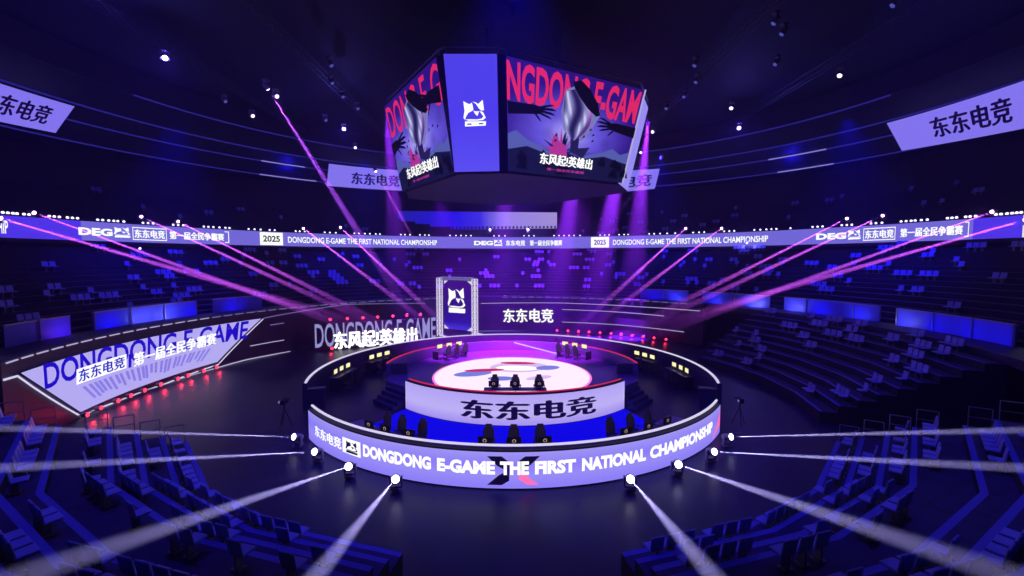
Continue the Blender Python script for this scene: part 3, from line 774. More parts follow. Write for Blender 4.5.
def desk(R0, R1, a0, a1, z, zf, label):
    t = thing('player_desk', label, 'desk', pol((R0+R1)/2, (a0+a1)/2, zf), 'curved player desks')
    m = MB(); m.sweep([(R0, z-.04), (R1, z-.04), (R1, z), (R0, z)], arange(a0, a1, 3)); m.build('desk_top', M['counter'], t)
    for a in (a0+.4, a1-.8):
        m = MB(); m.sweep([(R0+.08, zf), (R1-.06, zf), (R1-.06, z-.045), (R0+.08, z-.045)], [a, a+.4]); m.build('leg_panel', M['dark'], t)
def pixang(px, R, z):
    """angle on circle R at height z seen at the picture column px, near and far solutions"""
    a = (px-512)/F
    out = []
    for k in range(3600):
        th = k/10; P = pol(R, th, z); d = P.y*_c-(P.z-10)*_s; e = F*P.x/d+512-px
        if k and e*pe < 0 and abs(e) < 20: out.append(th)
        pe = e
    return out
def a_near(px, R, z): return max((x for x in pixang(px, R, z)), key=lambda x: -math.sin(math.radians(x)))
def a_far(px, R, z): return max((x for x in pixang(px, R, z)), key=lambda x: math.sin(math.radians(x)))
GN = ['first', 'second', 'third']
ctr0 = Vector((0, CY, 0))
# outer ring: groups of three. far groups face the middle, front groups face the middle too (backs to us)
def setgroup(R, zdesk, zf, angs, where, outer, chair_dir):
    a0, a1 = min(angs)-2.6*14/R, max(angs)+2.6*14/R
    desk(R-.1, R+.72, a0, a1, zdesk, zf+.006, f'dark curved desk {where}')
    for k, a in enumerate(angs):
        monitor(pol(R+.40, a, zdesk+.004), pol(0, 0, zdesk), f'lit monitor {where}, {GN[k]} from the left', 'monitors on the player desks')
        gaming_chair(pol(R-.55, a, zf+.006), pol(R+2, a, zf), f'dark gaming chair {where}, {GN[k]} from the left', 'gaming chairs at the player desks')
RM = 13.25
zo = 1.0
setgroup(RM, zo, 0, [a_far(x, RM+.4, zo+.3) for x in (327, 332, 338)] if False else [178, 173.8, 169.6], 'at the left end of the outer ring', True, 1)
setgroup(RM, zo, 0, [156, 152, 148], 'before the standing sign', True, 1)
setgroup(RM, zo, 0, [32, 28, 24], 'before the right red lamps', True, 1)
setgroup(RM, zo, 0, [11.5, 7.3, 3.1], 'at the right end of the outer ring', True, 1)
for xs, where in (((383, 398, 419), 'behind the left part of the curved screen wall'), ((487.5, 513.5, 541), 'behind the middle of the curved screen wall'), ((613.5, 634.5, 652), 'behind the right part of the curved screen wall')):
    setgroup(RM, .74+.72, .74, [a_near(x, RM-.5, 1.8) for x in xs], where, True, -1)
# raised stage
RMI = 8.1
setgroup(RMI, ZS+.74, ZS, [139, 132, 125], 'on the left wing of the raised stage', False, 1)
setgroup(RMI, ZS+.74, ZS, [55, 48, 41], 'on the right wing of the raised stage', False, 1)
xs = (494.5, 515.5, 539.5)
t0 = [on_y(x, 384, 27.4).x for x in xs]
desk_t = thing('player_desk', 'dark low desk behind the stage front screen', 'desk', (.2, 26.9, ZS), 'curved player desks')
m = MB(); m.box((.2, 26.98, ZS+.725), (3.9, .66, .04)); m.build('desk_top', M['counter'], desk_t)
for s_ in (-1, 1):
    m = MB(); m.box((.2+s_*1.85, 26.98, ZS+.356), (.06, .6, .69)); m.build('leg_panel', M['dark'], desk_t)
for k, x in enumerate(t0):
    monitor((x-.04, 26.95, ZS+.75), (x, 40, ZS+.745), f'dark monitor back with ring logo behind the stage front screen, {GN[k]} from the left', 'monitors on the player desks')
    gaming_chair((x, 27.75, ZS+.04), (x, 10, ZS), f'dark gaming chair behind the stage front screen, {GN[k]} from the left', 'gaming chairs at the player desks')
# ================================================================== PORTAL
pb0, pb1 = on_z(440, 336, 0), on_z(475, 340.5, 0)
ex = (pb1-pb0); wid = ex.length; ex.normalize(); ey = Vector((0, 0, 1)).cross(ex)
PH = on_y(440, 278, pb0.y).z
def pf(u, v, d=0): return pb0+ex*(u*wid)+Vector((0, 0, v*PH))-ey*0+ey*d
t = thing('portal_arch', 'tall rectangular portal with white lattice posts and a violet crest screen', 'arch', (pb0+pb1)/2)
def truss(m_, a, b, w=.5, seg=9):
    d = (b-a); L = d.length; d.normalize(); s1 = ex if abs(d.dot(ex)) < .5 else Vector((0, 0, 1)); s2 = ey
    cs = [(s1*(w/2*i)+s2*(w/2*j)) for i, j in ((-1, -1), (1, -1), (1, 1), (-1, 1))]
    for c in cs: m_.tube(a+c, b+c, .055, 5)
    for k in range(seg):
        p = a+d*(L*k/seg); q = a+d*(L*(k+1)/seg)
        for i in range(4): m_.tube(p+cs[i], q+cs[(i+1) % 4], .04, 4); m_.tube(q+cs[i], q+cs[(i+1) % 4], .035, 4)
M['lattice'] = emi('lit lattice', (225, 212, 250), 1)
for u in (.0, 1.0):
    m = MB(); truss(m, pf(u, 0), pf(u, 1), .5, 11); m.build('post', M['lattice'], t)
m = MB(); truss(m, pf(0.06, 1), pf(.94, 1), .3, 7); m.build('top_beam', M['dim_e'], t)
m = MB(); fq = lambda u, v: pf(u, v, .25)
m.add([fq(.08, .13), fq(.92, .13), fq(.92, .97), fq(.08, .97)]+[pf(u, v, .45) for u, v in ((.08, .13), (.92, .13), (.92, .97), (.08, .97))], [(0,1,2,3),(7,6,5,4),(0,4,5,1),(1,5,6,2),(2,6,7,3),(3,7,4,0)]); m.build('housing', M['black'], t)
surf('display', lambda u, v: pf(.11+.78*u, .14+.82*v, .2), 4, 8, screen('portal picture', [(0, (70, 50, 225)), (.15, (38, 14, 165)), (.45, (44, 10, 130)), (1, (60, 14, 125))], 'Y', 1, True), t)
m = MB(); emblem(m, lambda u, v: pf(.24+.46*u, .42+.42*v, .15)); m.build('emblem', M['text_w'], t)
m = MB()
for u, v, du, dv in ((.11, .96, .12, -.06), (.89, .96, -.12, -.06), (.11, .14, .13, .07), (.89, .14, -.13, .07)):
    m.add([pf(u, v, .16), pf(u+du, v, .16), pf(u, v+dv, .16)], [(0, 1, 2)])
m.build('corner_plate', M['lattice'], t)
# ================================================================== big white standing sign (left of portal)
sb0, sb1 = on_z(314, 351.5, 0), on_z(437, 341.5, 0)
sx_ = (sb1-sb0); sw = sx_.length; sx_.normalize(); sy_ = Vector((0, 0, 1)).cross(sx_)
SH = 3.0
def sf(u, v, d=0): return sb0+sx_*(u*sw)+Vector((0, 0, v*SH))-sy_*d*-1
t = thing('standing_sign', 'low standing sign of tall pale letters with glowing white Chinese letters in front', 'sign', (sb0+sb1)/2)
sfd = lambda d: (lambda u, v: sf(u, v, -d))
m = MB(); letter(m, 'DONGDONG E-GAME', sub(sfd(.02), .01, .12, .99, 1.0), bold=.01); m.build('tall_lettering', M['text_g'], t)
m = MB(); letter(m, '东风起!英雄出', sub(sfd(.15), .15, .02, .82, .66), bold=.045); m.build('glowing_lettering', emi('glowing white lettering', (255, 250, 255), 1.8, True), t)
m = MB(); m.add([sf(0, 0, .1), sf(1, 0, .1), sf(1, .98, .1), sf(0, .98, .1), sf(0, 0, .35), sf(1, 0, .35), sf(1, .98, .35), sf(0, .98, .35)], [(0,1,2,3),(7,6,5,4),(0,4,5,1),(1,5,6,2),(2,6,7,3),(3,7,4,0)]); m.build('backing_panel', M['panelwall'], t)
# ================================================================== red lamps
m = MB(); m.lathe([(.05, .0), (.16, .0), (.17, .05), (.17, .24), (.13, .30), (.05, .30)], 12); PAR_B = proto(m.build('housing', M['lampbody']))
m = MB(); m.lathe([(.0, -.01), (.15, -.01), (.15, -.03), (.08, -.06), (.0, -.07)], 12); PAR_L = proto(m.build('lens', M['bulb_r']))
m = MB(); m.box((-.2, 0, .14), (.03, .06, .36)); m.box((.2, 0, .14), (.03, .06, .36)); m.box((0, 0, -.03+.35), (.43, .08, .03)); PAR_Y = proto(m.build('yoke', M['dark']))
def red_lamp(p, face_to, label, group, e=18):
    t = thing('red_lamp', label, 'stage lamp', p, group)
    d = (Vector(face_to)-Vector(p)).normalized(); q = (-d).to_track_quat('Z', 'Y').to_matrix().to_4x4()
    for s_ in (PAR_B, PAR_L, PAR_Y): inst(s_, t, q)
    light('POINT', Vector(p)+d*.30, e, (1, .03, .09), rad=.08, name='red_glow')
    return t
RL = [(110, 413), (123, 407), (137, 400), (151, 395), (164.5, 390), (178.6, 384.5), (191.6, 379), (205, 376), (217, 371.5), (230, 368)]
for k, (x, y) in enumerate(RL):
    p = on_z(x, y, .3); a = math.degrees(math.atan2(p.y-CY, p.x)); p = pol(27.3, a, .30)
    red_lamp(p, ctr0, f'red floor lamp below the slanted left screen, {ordw(k+1)} from the near end', 'red floor lamps below the slanted screen', 20)
RRX = [(557, 333), (568, 333.5), (578.5, 334), (589, 335), (600, 335), (611, 336.5), (621, 338), (632, 338.7), (643, 339.7), (654, 340.5), (666, 342)]
for k, (x, y) in enumerate(RRX):
    a, z = on_cyl(x, y, 27.3); red_lamp(pol(27.3, a, max(.3, z)), ctr0, f'red floor lamp at the right back wall, {ordw(k+1)} from the portal side', 'red floor lamps at the right back wall', 12)
for k, (x, y) in enumerate([(331, 325.5), (346.5, 323.5), (361, 322.5), (375, 321), (390, 320), (404, 319), (418, 316.7)]):
    u = (x-316)/(435-316); p = sf(u, 1.06, .2); red_lamp(p+Vector((0, 0, .2)), p+Vector((-sy_.x*-0, -4, -.3)), f'red lamp on top of the standing sign, {ordw(k+1)} from the left', 'red lamps on top of the standing sign', 12)
for k, u in enumerate((.13, .87)):
    p = sf(u, .06, -.7); p.z = .3; red_lamp(p, p+Vector((0, -4, .2)), f'red lamp on the floor before the standing sign, {"left" if k == 0 else "right"} one', 'red lamps before the standing sign', 12)
# ================================================================== lit smoke along the beams
def smoke(name, dens, col, fade=None):
    m = bpy.data.materials.new(name); m.use_nodes = True
    n = m.node_tree; n.nodes.clear(); o = n.nodes.new('ShaderNodeOutputMaterial'); v = n.nodes.new('ShaderNodeVolumeScatter')
    v.inputs['Density'].default_value = dens; v.inputs['Color'].default_value = (*col, 1); v.inputs['Anisotropy'].default_value = .2
    n.links.new(v.outputs[0], o.inputs['Volume'])
    m.cycles.volume_sampling = 'EQUIANGULAR'
    if fade:
        tc = n.nodes.new('ShaderNodeTexCoord'); sp = n.nodes.new('ShaderNodeSeparateXYZ'); mr = n.nodes.new('ShaderNodeMapRange')
        mr.inputs['From Min'].default_value = fade; mr.inputs['From Max'].default_value = 1; mr.inputs['To Min'].default_value = dens; mr.inputs['To Max'].default_value = 0
        n.links.new(tc.outputs['Generated'], sp.inputs[0]); n.links.new(sp.outputs['Z'], mr.inputs['Value']); n.links.new(mr.outputs[0], v.inputs['Density'])
    return m
M['smoke_w'] = smoke('thin smoke', .012, (.9, .9, 1)); M['smoke_p'] = smoke('thin stage smoke', .012, (.9, .9, 1), .55); M['smoke_v'] = smoke('soft stage smoke', .004, (.9, .9, 1), .4)
def beam(p, aim, length, size, m_, label, group, r0=.09, start=.0):
    p = Vector(p); d = (Vector(aim)-p).normalized(); r1 = r0+length*math.tan(math.radians(size/2))
    q = MB(); N = 18
    for k, (z, r) in enumerate(((start, r0+start*math.tan(math.radians(size/2))), (length, r1))):
        q.v += [Vector((r*math.cos(2*PI*i/N), r*math.sin(2*PI*i/N), z)) for i in range(N)]
    q.f = [(i, (i+1) % N, N+(i+1) % N, N+i) for i in range(N)]+[list(range(N))[::-1], list(range(N, 2*N))]; q.mi = [0]*len(q.f)
    o = q.build('light_beam', m_); o.location = p; o.rotation_euler = d.to_track_quat('Z', 'Y').to_euler()
    return tag(o, label, 'light beam', group, 'thing')
# ================================================================== moving head lamps
m = MB(); m.rbox((0, 0, .06), (.42, .42, .12), .03); MH_B = proto(m.build('base', M['lampbody']))
m = MB()
for s_ in (-1, 1): m.rbox((s_*.24, 0, .36), (.07, .16, .50), .025)
m.rbox((0, 0, .15), (.5, .2, .06), .02); MH_Y = proto(m.build('yoke', M['lampbody']))
m = MB(); m.lathe([(.06, .26), (.15, .24), (.19, .12), (.19, -.05), (.17, -.12), (.19, -.26), (.17, -.28), (.165, -.24)], 16); MH_H = proto(m.build('head', M['lampbody'], smooth=False))
LENS = {}
for k in ('lens_p', 'lens_b', 'lens_s', 'lens_d'):
    m = MB(); m.lathe([(.165, -.255), (.14, -.29), (.07, -.31), (.005, -.315)], 16); LENS[k] = proto(m.build('lens', M[k]))
PINK = (.70, .10, 1.0)
def moving_head(p, aim, label, group, lens, col, e=0, size=1.6, hang=False, halo=0, halocol=None, fall=None, rad=.08, scale=1.0, blend=.5):
    """p = centre of the head"""
    p = Vector(p); aim = Vector(aim)
    up = -1 if hang else 1
    t = thing('moving_head_lamp', label, 'stage lamp', p-Vector((0, 0, .5*up*scale)), group)
    t.scale = (scale,)*3
    d = (aim-p).normalized()
    yaw = math.atan2(d.y, d.x)-PI/2
    fl = Matrix.Rotation(PI, 4, 'X') if hang else Matrix()
    inst(MH_B, t, fl); inst(MH_Y, t, Matrix.Rotation(yaw, 4, 'Z') @ fl)
    q = Matrix.Translation((0, 0, .5*up)) @ (-d).to_track_quat('Z', 'Y').to_matrix().to_4x4()
    h = inst(MH_H, t, q); inst(LENS[lens], h)
    if e: light('SPOT', p+d*.36*scale, e, col, tgt=aim, size=size, blend=blend, rad=rad, fall=fall, name='beam')
    if halo: light('POINT', p+Vector((0, 0, .3*up*scale))+d*.5*scale, halo, halocol or col, rad=.12, name='lamp_glow')
    return t
STAGE = Vector((-.2, CY+.6, ZS))
BG = 'moving head lamps along the balcony edge'
# balcony lamps, aimed at the stage centre
HB = {}
bl = [((32, 212), 30000, 'far left end of the balcony', 60), ((140, 216), 30000, 'left of the long left lettering', 120), ((177, 221), 30000, 'over the left Chinese ribbon lettering', 120),
      ((303, 228), 26000, 'over the start of the left English ribbon lettering', 90), ((340, 227), 26000, 'over the middle of the left English ribbon lettering', 90),
      ((686, 228), 24000, 'over the right English ribbon lettering, inner one', 50), ((722, 228), 24000, 'over the right English ribbon lettering, outer one', 50),
      ((848, 218), 30000, 'over the right ribbon crest', 160), ((884, 215), 30000, 'over the right Chinese ribbon lettering', 90), ((994, 211), 30000, 'far right end of the balcony', 60)]
for (px, e, w, halo) in bl:
    a, z = on_cyl(px[0], px[1], 47.0); P_ = pol(47.0, a, z); AIM = pol(3.2, a, ZS)
    moving_head(P_, AIM, f'glowing pink lamp on the balcony, {w}', BG, 'lens_p', PINK, e*140*HB.get(px[0], 1), 1.2, rad=.02)
    d_ = (AIM-P_).normalized(); beam(P_+d_*.45, AIM, (AIM-P_).length-9, 1.2, M['smoke_p'], f'violet light beam from the lamp {w}', 'violet light beams from the balcony')
for px, w in (((490, 230), 'left'), ((528, 230), 'right')):
    a, z = on_cyl(px[0], px[1], 47.2); moving_head(pol(47.2, a, z), CAM+Vector((0, 0, 6)), f'bright white moving head lamp before the gradient screen, {w} one', BG, 'lens_b', (.8, .8, 1), 0, halo=500, halocol=(.4, .3, 1))
for px, w in (((0, 217.5), 'left'), ((1026, 219), 'right')):
    a, z = on_cyl(px[0], px[1], 45.4); a = a if a < 300 else a-360
    moving_head(pol(45.6, a, z), STAGE+Vector((0, 2, 0)), f'pink moving head lamp at the {w} picture edge of the ribbon screen', BG, 'lens_p', PINK, 4e6, 1.4)
    d_ = (STAGE+Vector((0, 2, 0))-pol(45.6, a, z)).normalized(); beam(pol(45.6, a, z)+d_*.45, STAGE+Vector((0, 2, 0)), 36, 1.4, M['smoke_p'], f'wide violet light beam crossing the {w} end of the ribbon screen', 'violet light beams from the balcony')
for (px, w) in (((140, 249), 'left'), ((747, 243), 'right')):
    a, z = on_cyl(px[0], px[1], 45.2); moving_head(pol(45.2, a, max(z, 11.2)), CAM, f'blue lamp glowing under the ribbon screen on the {w}', BG, 'lens_b', BLUE, 0, halo=500, halocol=(.15, .12, 1), hang=True, scale=.6)
# ring lamps: white beams fanning out over the near stands
RGL = 'moving head lamps around the foot of the ring stage'
rl = [((298, 437), (0, 428), 3.0), ((318, 451.5), (0, 468), 2.6), ((350, 466), (30, 574), 1.5), ((396, 478.5), (316, 576), 1.0),
      ((630, 478.5), (713, 576), 1.0), ((677, 464), (1010, 576), 1.5), ((711, 451.5), (1024, 468), 2.6), ((727, 437), (1024, 430), 3.0)]
names_ = ['outermost left', 'second from the left end', 'third from the left end', 'left of the middle', 'right of the middle', 'third from the right end', 'second from the right end', 'outermost right']
for (p0, p1, bw), w in zip(rl, names_):
    P_ = on_z(*p0, .55)
    # the beam passes well above the rows of the near stand
    r = ray(*p1); Q_ = CAM
    for k in range(2000):
        q = CAM+r*(45-k*.02); Rq = math.hypot(q.x, q.y-CY)
        if q.z > 0 and q.z-(.7+.43*max(0, Rq-20)) > 1.7: Q_ = q; break
    moving_head(P_, Q_, f'white beam lamp on the floor at the ring stage foot, {w}', RGL, 'lens_b', (.55, .50, 1), 4.4e5*bw, 1.55, rad=.0, blend=1.0)
    d_ = (Q_-P_).normalized(); beam(P_+d_*.42, Q_, (Q_-P_).length*1.02+.5, 1.55, M['smoke_w'], f'pale white light beam from the floor lamp {w}', 'white light beams from the ring stage foot', r0=.02)
# ceiling lamps
CG = 'moving head lamps hanging from the ceiling'
PURP = (.45, .08, 1.0)
cl = [((266, 86), 'lens_p', 1, 'at the head of the violet beam on the left'), ((252, 115), 'lens_s', 0, 'left of the violet beam, lower one'), ((276, 95), 'lens_s', 0, 'just right of the violet beam head'), ((344, 129), 'lens_b', 2, 'glowing blue on the left'),
      ((355, 147), 'lens_s', 0, 'below the left blue glow'), ((653, 131), 'lens_s', 0, 'right of the hanging cube, upper one'), ((641, 152), 'lens_s', 0, 'right of the hanging cube, lower one'), ((732, 107), 'lens_s', 0, 'above the right blue glow'),
      ((739, 128), 'lens_b', 2, 'glowing blue on the right'), ((841, 74), 'lens_s', 0, 'rightmost violet one'), ((165, 58), 'lens_b', 2, 'glowing blue far on the left'), ((375, 170), 'lens_p', 3, 'in front of the left ceiling banner'), ((662, 157), 'lens_p', 4, 'in front of the right ceiling banner')]
for px, ln, mode, w in cl:
    z = 24.0 if mode not in (3, 4) else 21.5
    P_ = on_z(*px, z) if mode not in (3, 4) else pol(36.5, *on_cyl(*px, 36.5))
    aim = {0: (0, 20, 0), 1: on_y(420, 330, 50), 2: CAM, 3: on_y(420, 250, 60), 4: on_y(636, 190, 66)}[mode]
    moving_head(P_, aim, f'hanging lamp {w}', CG, ln, PURP if mode != 3 else PINK, {0: 0, 1: 2.2e6, 2: 0, 3: 1.5e6, 4: 1.5e6}[mode], {1: 3.2}.get(mode, 2), hang=True, halo={0: 0, 2: 500}.get(mode, 20), halocol=(.25, .12, 1) if mode != 2 else (.12, .1, 1), scale=1.0)
    if mode in (1, 3, 4):
        d_ = (Vector(aim)-P_).normalized(); beam(P_+d_*.45, aim, {1: 24, 3: 12, 4: 9}[mode], {1: 3.2}.get(mode, 2), M['smoke_p'], 'violet light beam falling from the upper left ceiling lamp' if mode == 1 else f'short violet light beam from the hanging lamp {w}', 'violet light beams from the ceiling')
gl = [(330, 63), (331, 81), (342, 95), (357, 107), (325, 119), (224, 100), (696, 63), (697, 80), (685, 95), (667, 107), (777, 62), (784, 31), (776, 20), (896, 2), (640, 6)]
for k, px in enumerate(gl[:14]):
    P_ = on_z(*px, 25.5)
    side = 'left' if px[0] < 512 else 'right'
    moving_head(P_, (0, CY, 0), f'dim blue ceiling lamp on the {side}, {ordw(k+1 if k < 6 else k-5)} of the faint {side} row', CG, 'lens_d', BLUE, 0, hang=True)
# ceiling trusses carrying them
def box_truss(label, a, b, w=.5):
    a = Vector(a); b = Vector(b); m_ = MB(); d = b-a; L = d.length; d.normalize(); s1 = Vector((0, 0, 1)); s2 = d.cross(s1)
    cs = [s1*(w/2*i)+s2*(w/2*j) for i, j in ((-1, -1), (1, -1), (1, 1), (-1, 1))]
    for c in cs: m_.tube(a+c, b+c, .04, 5)
    sg = int(L/1.2)
    for k in range(sg):
        p = a+d*(L*k/sg); q = a+d*(L*(k+1)/sg)
        for i in range(4): m_.tube(p+cs[i], q+cs[(i+1) % 4], .025, 4)
    tag(m_.build('ceiling_truss', M['dark']), label, 'truss', 'dark ceiling trusses')
for k, x in enumerate((-27, -17, 17, 27)): box_truss(f'dark lattice truss under the ceiling, {ordw(k+1)} from the left', (x, 22, 26.6), (x, 60, 26.6))
# small white lamps along the balcony edge
m = MB(); m.lathe([(.10, 0), (.12, .06), (.12, .14), (.09, .16)], 10); BB = proto(m.build('lamp_cup', M['dark']))
m = MB(); bmx = bmesh.new(); bmesh.ops.create_icosphere(bmx, subdivisions=2, radius=.125); m.add([v.co+Vector((0, -.0, .26)) for v in bmx.verts], [[v.index for v in f.verts] for f in bmx.faces]); bmx.free(); BL_ = proto(m.build('bulb', M['bulb_w']))
DOTS = [5, 10, 15, 19, 26, 31, 51, 56, 61, 69, 74, 79, 99, 104, 110, 115, 119, 125, 144, 149, 154, 174, 179, 184, 204.5, 209, 214, 220, 226, 230, 249, 255, 261, 270, 275, 296, 300, 305, 325, 330, 336, 354.5, 359, 365, 370, 376, 380,
        401, 405, 410, 420, 425, 429, 450, 456, 461, 466, 471, 494, 499, 505, 524, 529, 534, 554, 559, 564, 569, 574, 580, 600, 604.6, 609, 619, 624, 628, 649, 654, 660, 667, 675, 693, 699, 704, 724, 729, 734, 754, 760, 766, 771, 776, 790, 812, 817, 822, 841, 846, 851, 870, 875, 881, 900, 905, 910, 914, 920, 926, 946, 950.5, 955, 964, 968.5, 974, 994, 999, 1005, 1010, 1014.5, 1019]
for px in DOTS:
    a = on_cyl(px, 236, 46.3)[0]
    t = thing('balcony_bulb', 'small round white lamp in the dotted row on the balcony edge above the ribbon screen', 'lamp', pol(46.35, a, 13.95), 'small white lamps on the balcony edge')
    inst(BB, t); inst(BL_, t)
# ================================================================== parapets of the concourse
RP = 31.0
def parapet(label, x0, x1, py, posts, washes):
    a0, a1 = on_cyl(x0, py, RP)[0], on_cyl(x1, py, RP)[0]
    a0 = a0 if a0 < 300 else a0-360; a1 = a1 if a1 < 300 else a1-360
    t = thing('parapet', label, 'parapet', pol(RP, (a0+a1)/2, 4.72), 'lit parapets along the concourse')
    m = MB(); m.sweep([(RP, 4.73), (RP+.12, 4.73), (RP+.12, 6.02), (RP, 6.02)], arange(a0, a1, 3)); m.build('panel', M['parapet'], t)
    m = MB(); m.sweep([(RP-.03, 6.03), (RP+.15, 6.03), (RP+.15, 6.1), (RP-.03, 6.1)], arange(a0, a1, 3)); m.build('top_rail', M['steel'], t)
    for k in range(posts):
        a = a0+(a1-a0)*(k+.5 if posts < 3 else k)/(posts if posts < 3 else posts-1)
        m = MB(); m.tube(pol(RP-.09, a, 4.73), pol(RP-.09, a, 6.1), .05, 6); m.build('post', M['steel'], t)
    for u, e, col in washes:
        light('SPOT', pol(RP-1.1, a0+(a1-a0)*u, 5.0), e*2.2, col, tgt=pol(RP+.4, a0+(a1-a0)*u, 5.5), size=150, blend=.8, rad=.15, name='parapet_wash')
WH = (.30, .28, 1)
parapet('blue lit parapet right of the portal, farthest one', 640, 688, 292, 1, [(.3, 20, BLUE), (.75, 30, (.12, .12, 1))])
parapet('lit parapet above the far end of the right stand, white on its right half', 702, 770, 297, 1, [(.2, 25, (.1, .1, 1)), (.8, 60, WH)])
parapet('blue lit parapet above the middle of the right stand', 784, 880, 305, 2, [(.12, 40, WH), (.4, 25, BLUE), (.8, 25, (.08, .08, 1))])
parapet('blue lit parapet nearest the right picture edge', 897, 1016, 325, 4, [(.07, 26, WH), (.35, 18, BLUE), (.65, 18, BLUE), (.9, 12, BLUE)])
parapet('violet lit parapet nearest the left picture edge', 4, 71, 332, 1, [(.85, 22, (.3, .05, 1))])
parapet('blue lit parapet above the big slanted left screen', 93, 196, 313, 4, [(.15, 28, BLUE), (.45, 40, (.25, .28, 1)), (.7, 40, (.25, .28, 1)), (.95, 25, BLUE)])
parapet('dim blue parapet above the slanted screen tip', 213, 262, 304, 1, [(.4, 22, BLUE)])
# ================================================================== stadium seats
def seat_parts(name_pan='seat_pan'):
    m = MB(); m.rbox((0, .02, .42), (.46, .42, .07), .025); a = proto(m.build(name_pan, M['seat']))
    m = MB(); m.rbox((0, -.20, .66), (.46, .06, .44), .025, 0, Matrix.Rotation(math.radians(10), 3, 'X')); b = proto(m.build('backrest', M['seat']))
    m = MB(); m.box((0, -.1, .2), (.08, .2, .36)); m.box((0, -.10, .02), (.3, .25, .04)); c = proto(m.build('bracket', M['seatmetal']))
    m = MB()
    m.rbox((0, .02, .42), (.46, .42, .07), .025); m.rbox((0, -.20, .66), (.46, .06, .44), .025, 0, Matrix.Rotation(math.radians(10), 3, 'X')); m.box((0, -.1, .2), (.08, .2, .36), 1); d = proto(m.build('stadium_seat_small', [M['seat'], M['seatmetal']]))
    return (a, b, c), d
SP, SD = seat_parts()
def facet_R(R, th, angs):
    for a, b in zip(angs[:-1], angs[1:]):
        if a <= th <= b:
            h = (b-a)/2; mid = (a+b)/2; return R*math.cos(math.radians(h))/math.cos(math.radians(th-mid)), mid
    return R, th
def project(P):
    d = P.y*_c-(P.z-10)*_s; u = P.y*_s+(P.z-10)*_c
    return 512+F*P.x/d, 288-F*u/d, d
cand = []
def scatter(bank, rows, angs, p_on, run, ordfrom, skip=()):
    lo, hi = angs[0], angs[-1]
    for k, (R0, z) in enumerate(rows):
        if k in skip: continue
        st = math.degrees(.56/(R0+.6)); th = lo+st*1.5; on = random.random() < .5; left_ = random.randint(1, 4); row = []
        while th < hi-st:
            if on: row.append(th)
            left_ -= 1
            if left_ <= 0:
                on = not on; left_ = random.randint(1, run) if on else max(1, int(random.expovariate(1/(run*(1-p_on)/p_on*.62)))+1)
            th += st
        for j, th in enumerate(row):
            if bank == 'upper tier' and 75 < th < 118: continue
            Rf, mid = facet_R(R0+.58, th, angs); P = pol(Rf, th, z)
            x, y, d = project(P+Vector((0, 0, .5)))
            if d > 1 and -6 < x < 1030 and y < 582: cand.append((d, bank, k+1, P, mid))
scatter('near right stand', NR, NEAR_A, .55, 5, '')
scatter('near left stand', NR, LEFT_A, .55, 5, '')
scatter('right stand', RR, RIGHT_A, .18, 3, '')
scatter('middle tier', MR, arange(-26, 206, 8), .10, 3, '', skip=(0,))
scatter('upper tier', UR, arange(-22, 202, 8), .018, 2, '', skip=())
cand.sort(key=lambda c: c[0])
rows_seen = {}
one = cand[:300]; rest = cand[300:]
for d, bank, row, P, mid in one:
    key = (bank, row); rows_seen.setdefault(key, []).append((project(P)[0], P, mid))
for (bank, row), L in rows_seen.items():
    L.sort(key=lambda q: q[0])
    for j, (x, P, mid) in enumerate(L):
        side = '' if bank in ('right stand', 'near right stand', 'near left stand') else (' left' if mid > 90 else ' right')
        lab = f'pale seat in the {ordw(row)} row of the {bank}, {ordw(j+1)} from the left'
        t = thing('stadium_seat', lab, 'seat', P, 'pale seats in the stands')
        t.rotation_euler = (0, 0, math.radians(mid)+PI/2)
        for p in SP: inst(p, t)
base_v = [v.co.copy() for v in SD.data.vertices]; base_f = [list(p.vertices) for p in SD.data.polygons]; base_m = [p.material_index for p in SD.data.polygons]
m = MB()
for d, bank, row, P, mid in rest:
    Rz = Matrix.Rotation(math.radians(mid)+PI/2, 3, 'Z'); b = len(m.v)
    m.v += [Rz @ v+P for v in base_v]
    m.f += [[b+i for i in f] for f in base_f]; m.mi += base_m
if rest: tag(m.build('stadium_seats', [M['seat'], M['seatmetal']]), 'many small pale seats scattered over the farther tiers of the stands', 'seats', kind='stuff')
print('SEATS', len(one), len(rest), len(DOTS), nb)
# handrails at the row ends of the near stands
for side, A in (('right', NEAR_A), ('left', LEFT_A)):
    for k, (R0, z) in enumerate(NR[:6]):
        a = (A[-1]-.7) if side == 'right' else (A[0]+.7)
        m = MB(); p0, p1 = pol(R0+.1, a, z), pol(R0+.85, a, z)
        for p in (p0, p1): m.tube(p, p+Vector((0, 0, .95)), .022, 6)
        m.tube(p0+Vector((0, 0, .95)), p1+Vector((0, 0, .95)), .022, 6); m.tube(p0+Vector((0, 0, .5)), p1+Vector((0, 0, .5)), .016, 6)
        tag(m.build('handrail', M['steel']), f'thin metal handrail at the end of the {ordw(k+1)} row of the near {side} stand', 'handrail', 'handrails at the row ends')
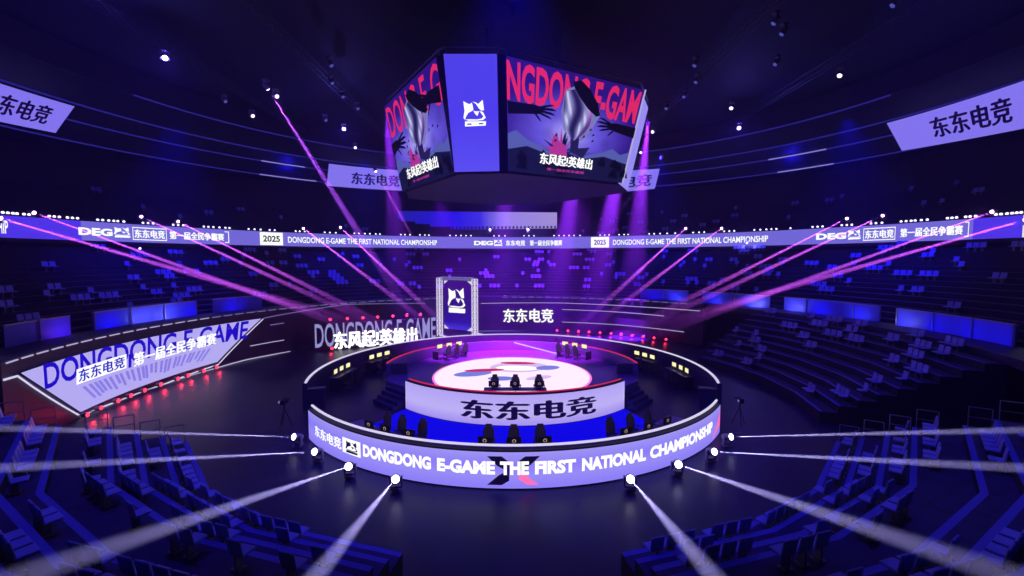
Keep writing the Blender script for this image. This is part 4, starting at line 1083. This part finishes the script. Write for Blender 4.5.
# camera rigs beside the ring
for side, px in (('left', (288, 438)), ('right', (736, 436))):
    P_ = on_z(*px, 0); P_ = P_+Vector((-1.0 if side == 'left' else 1.0, 1.6, 0))
    t = thing('video_camera', f'black video camera on a tripod at the {side} end of the ring stage', 'camera', P_, 'tripod cameras beside the ring')
    m = MB()
    for k in range(3):
        a = 2*PI*k/3+.3; m.tube((P_.x, P_.y, 1.15), (P_.x+.42*math.cos(a), P_.y+.42*math.sin(a), .02), .025, 6)
    m.tube((P_.x, P_.y, 1.1), (P_.x, P_.y, 1.4), .04); m.build('tripod', M['dark'], t)
    m = MB(); m.rbox((P_.x, P_.y, 1.55), (.26, .5, .28), .03); m.rbox((P_.x, P_.y+.05, 1.74), (.05, .3, .06), .02); m.build('body', M['dark'], t)
    m = MB(); m.tube((P_.x, P_.y+.25, 1.55), (P_.x, P_.y+.52, 1.55), .085, 12); m.build('lens_barrel', M['dark'], t)
    m = MB(); m.box((P_.x-.2, P_.y-.2, 1.58), (.02, .16, .12)); m.build('viewfinder', M['dim_e'], t)
# ================================================================== added wash lights, no fixtures seen; violet ceiling beams among them
for a in (20, 55, 90, 125, 160):
    light('SPOT', pol(36, a, 24.5), 30000, BLUE, tgt=pol(39, a, 7), size=75, blend=.9, rad=.4, name='blue_tier_fill')
for x, e in ((-15, 5200), (15, 5200)):
    light('SPOT', (x, 16, 23.5), e, (.05, .03, 1), tgt=(x*1.15, 16, 1.5), size=80, blend=.9, rad=.4, name='blue_stand_fill')
light('SPOT', (12, 34, 24), 5000, (.08, .04, 1), tgt=(25, 34, 3), size=70, blend=.9, rad=.4, name='blue_stand_fill')
light('SPOT', (0, 20, 24), 17000, (.02, .003, 1), tgt=(0, 26, 0), size=84, blend=.9, rad=.4, name='blue_floor_fill')
light('SPOT', (0, 30, 15.2), 60000, (.55, .08, 1), tgt=(0, CY, 1.2), size=42, blend=.9, rad=.5, name='stage_fill')
for x in (-6, 6): light('SPOT', (x, 36, 15.0), 60000, (.45, .03, .95), tgt=(x*.6, 44, 1), size=60, blend=.9, rad=.4, name='violet_back_fill')
for k, (x, y, tx) in enumerate(((8.5, 51.5, 5), (13.5, 52, 10), (16.2, 53.5, 15), (-.5, 52, -1.5), (-14, 50, -13))):
    light('SPOT', (x, y, 26.8), (2.4e6, 2.8e6, 1.8e6, 8e5, 8e5)[k], (.35, .03, .95), tgt=(tx, y+2, 4), size=12, blend=.9, rad=.2, name='violet_beam')
    beam((x, y, 26.6), (tx, y+2, 4), 21, 12, M['smoke_v'], f'wide soft violet light curtain above the back of the stage, {ordw(k+1)} of five', 'soft violet light curtains')
for a in (sang(285), sang(795)): light('POINT', pol(43.6, a, 22.2), 500, BLUE, rad=.3, name='ceiling_ring_glow')
light('SPOT', (0, 52, 24), 80000, (.3, .02, .9), tgt=(0, 66, 4), size=85, blend=.9, rad=.4, name='violet_wall_fill')
for o in PROTO: bpy.data.objects.remove(o)
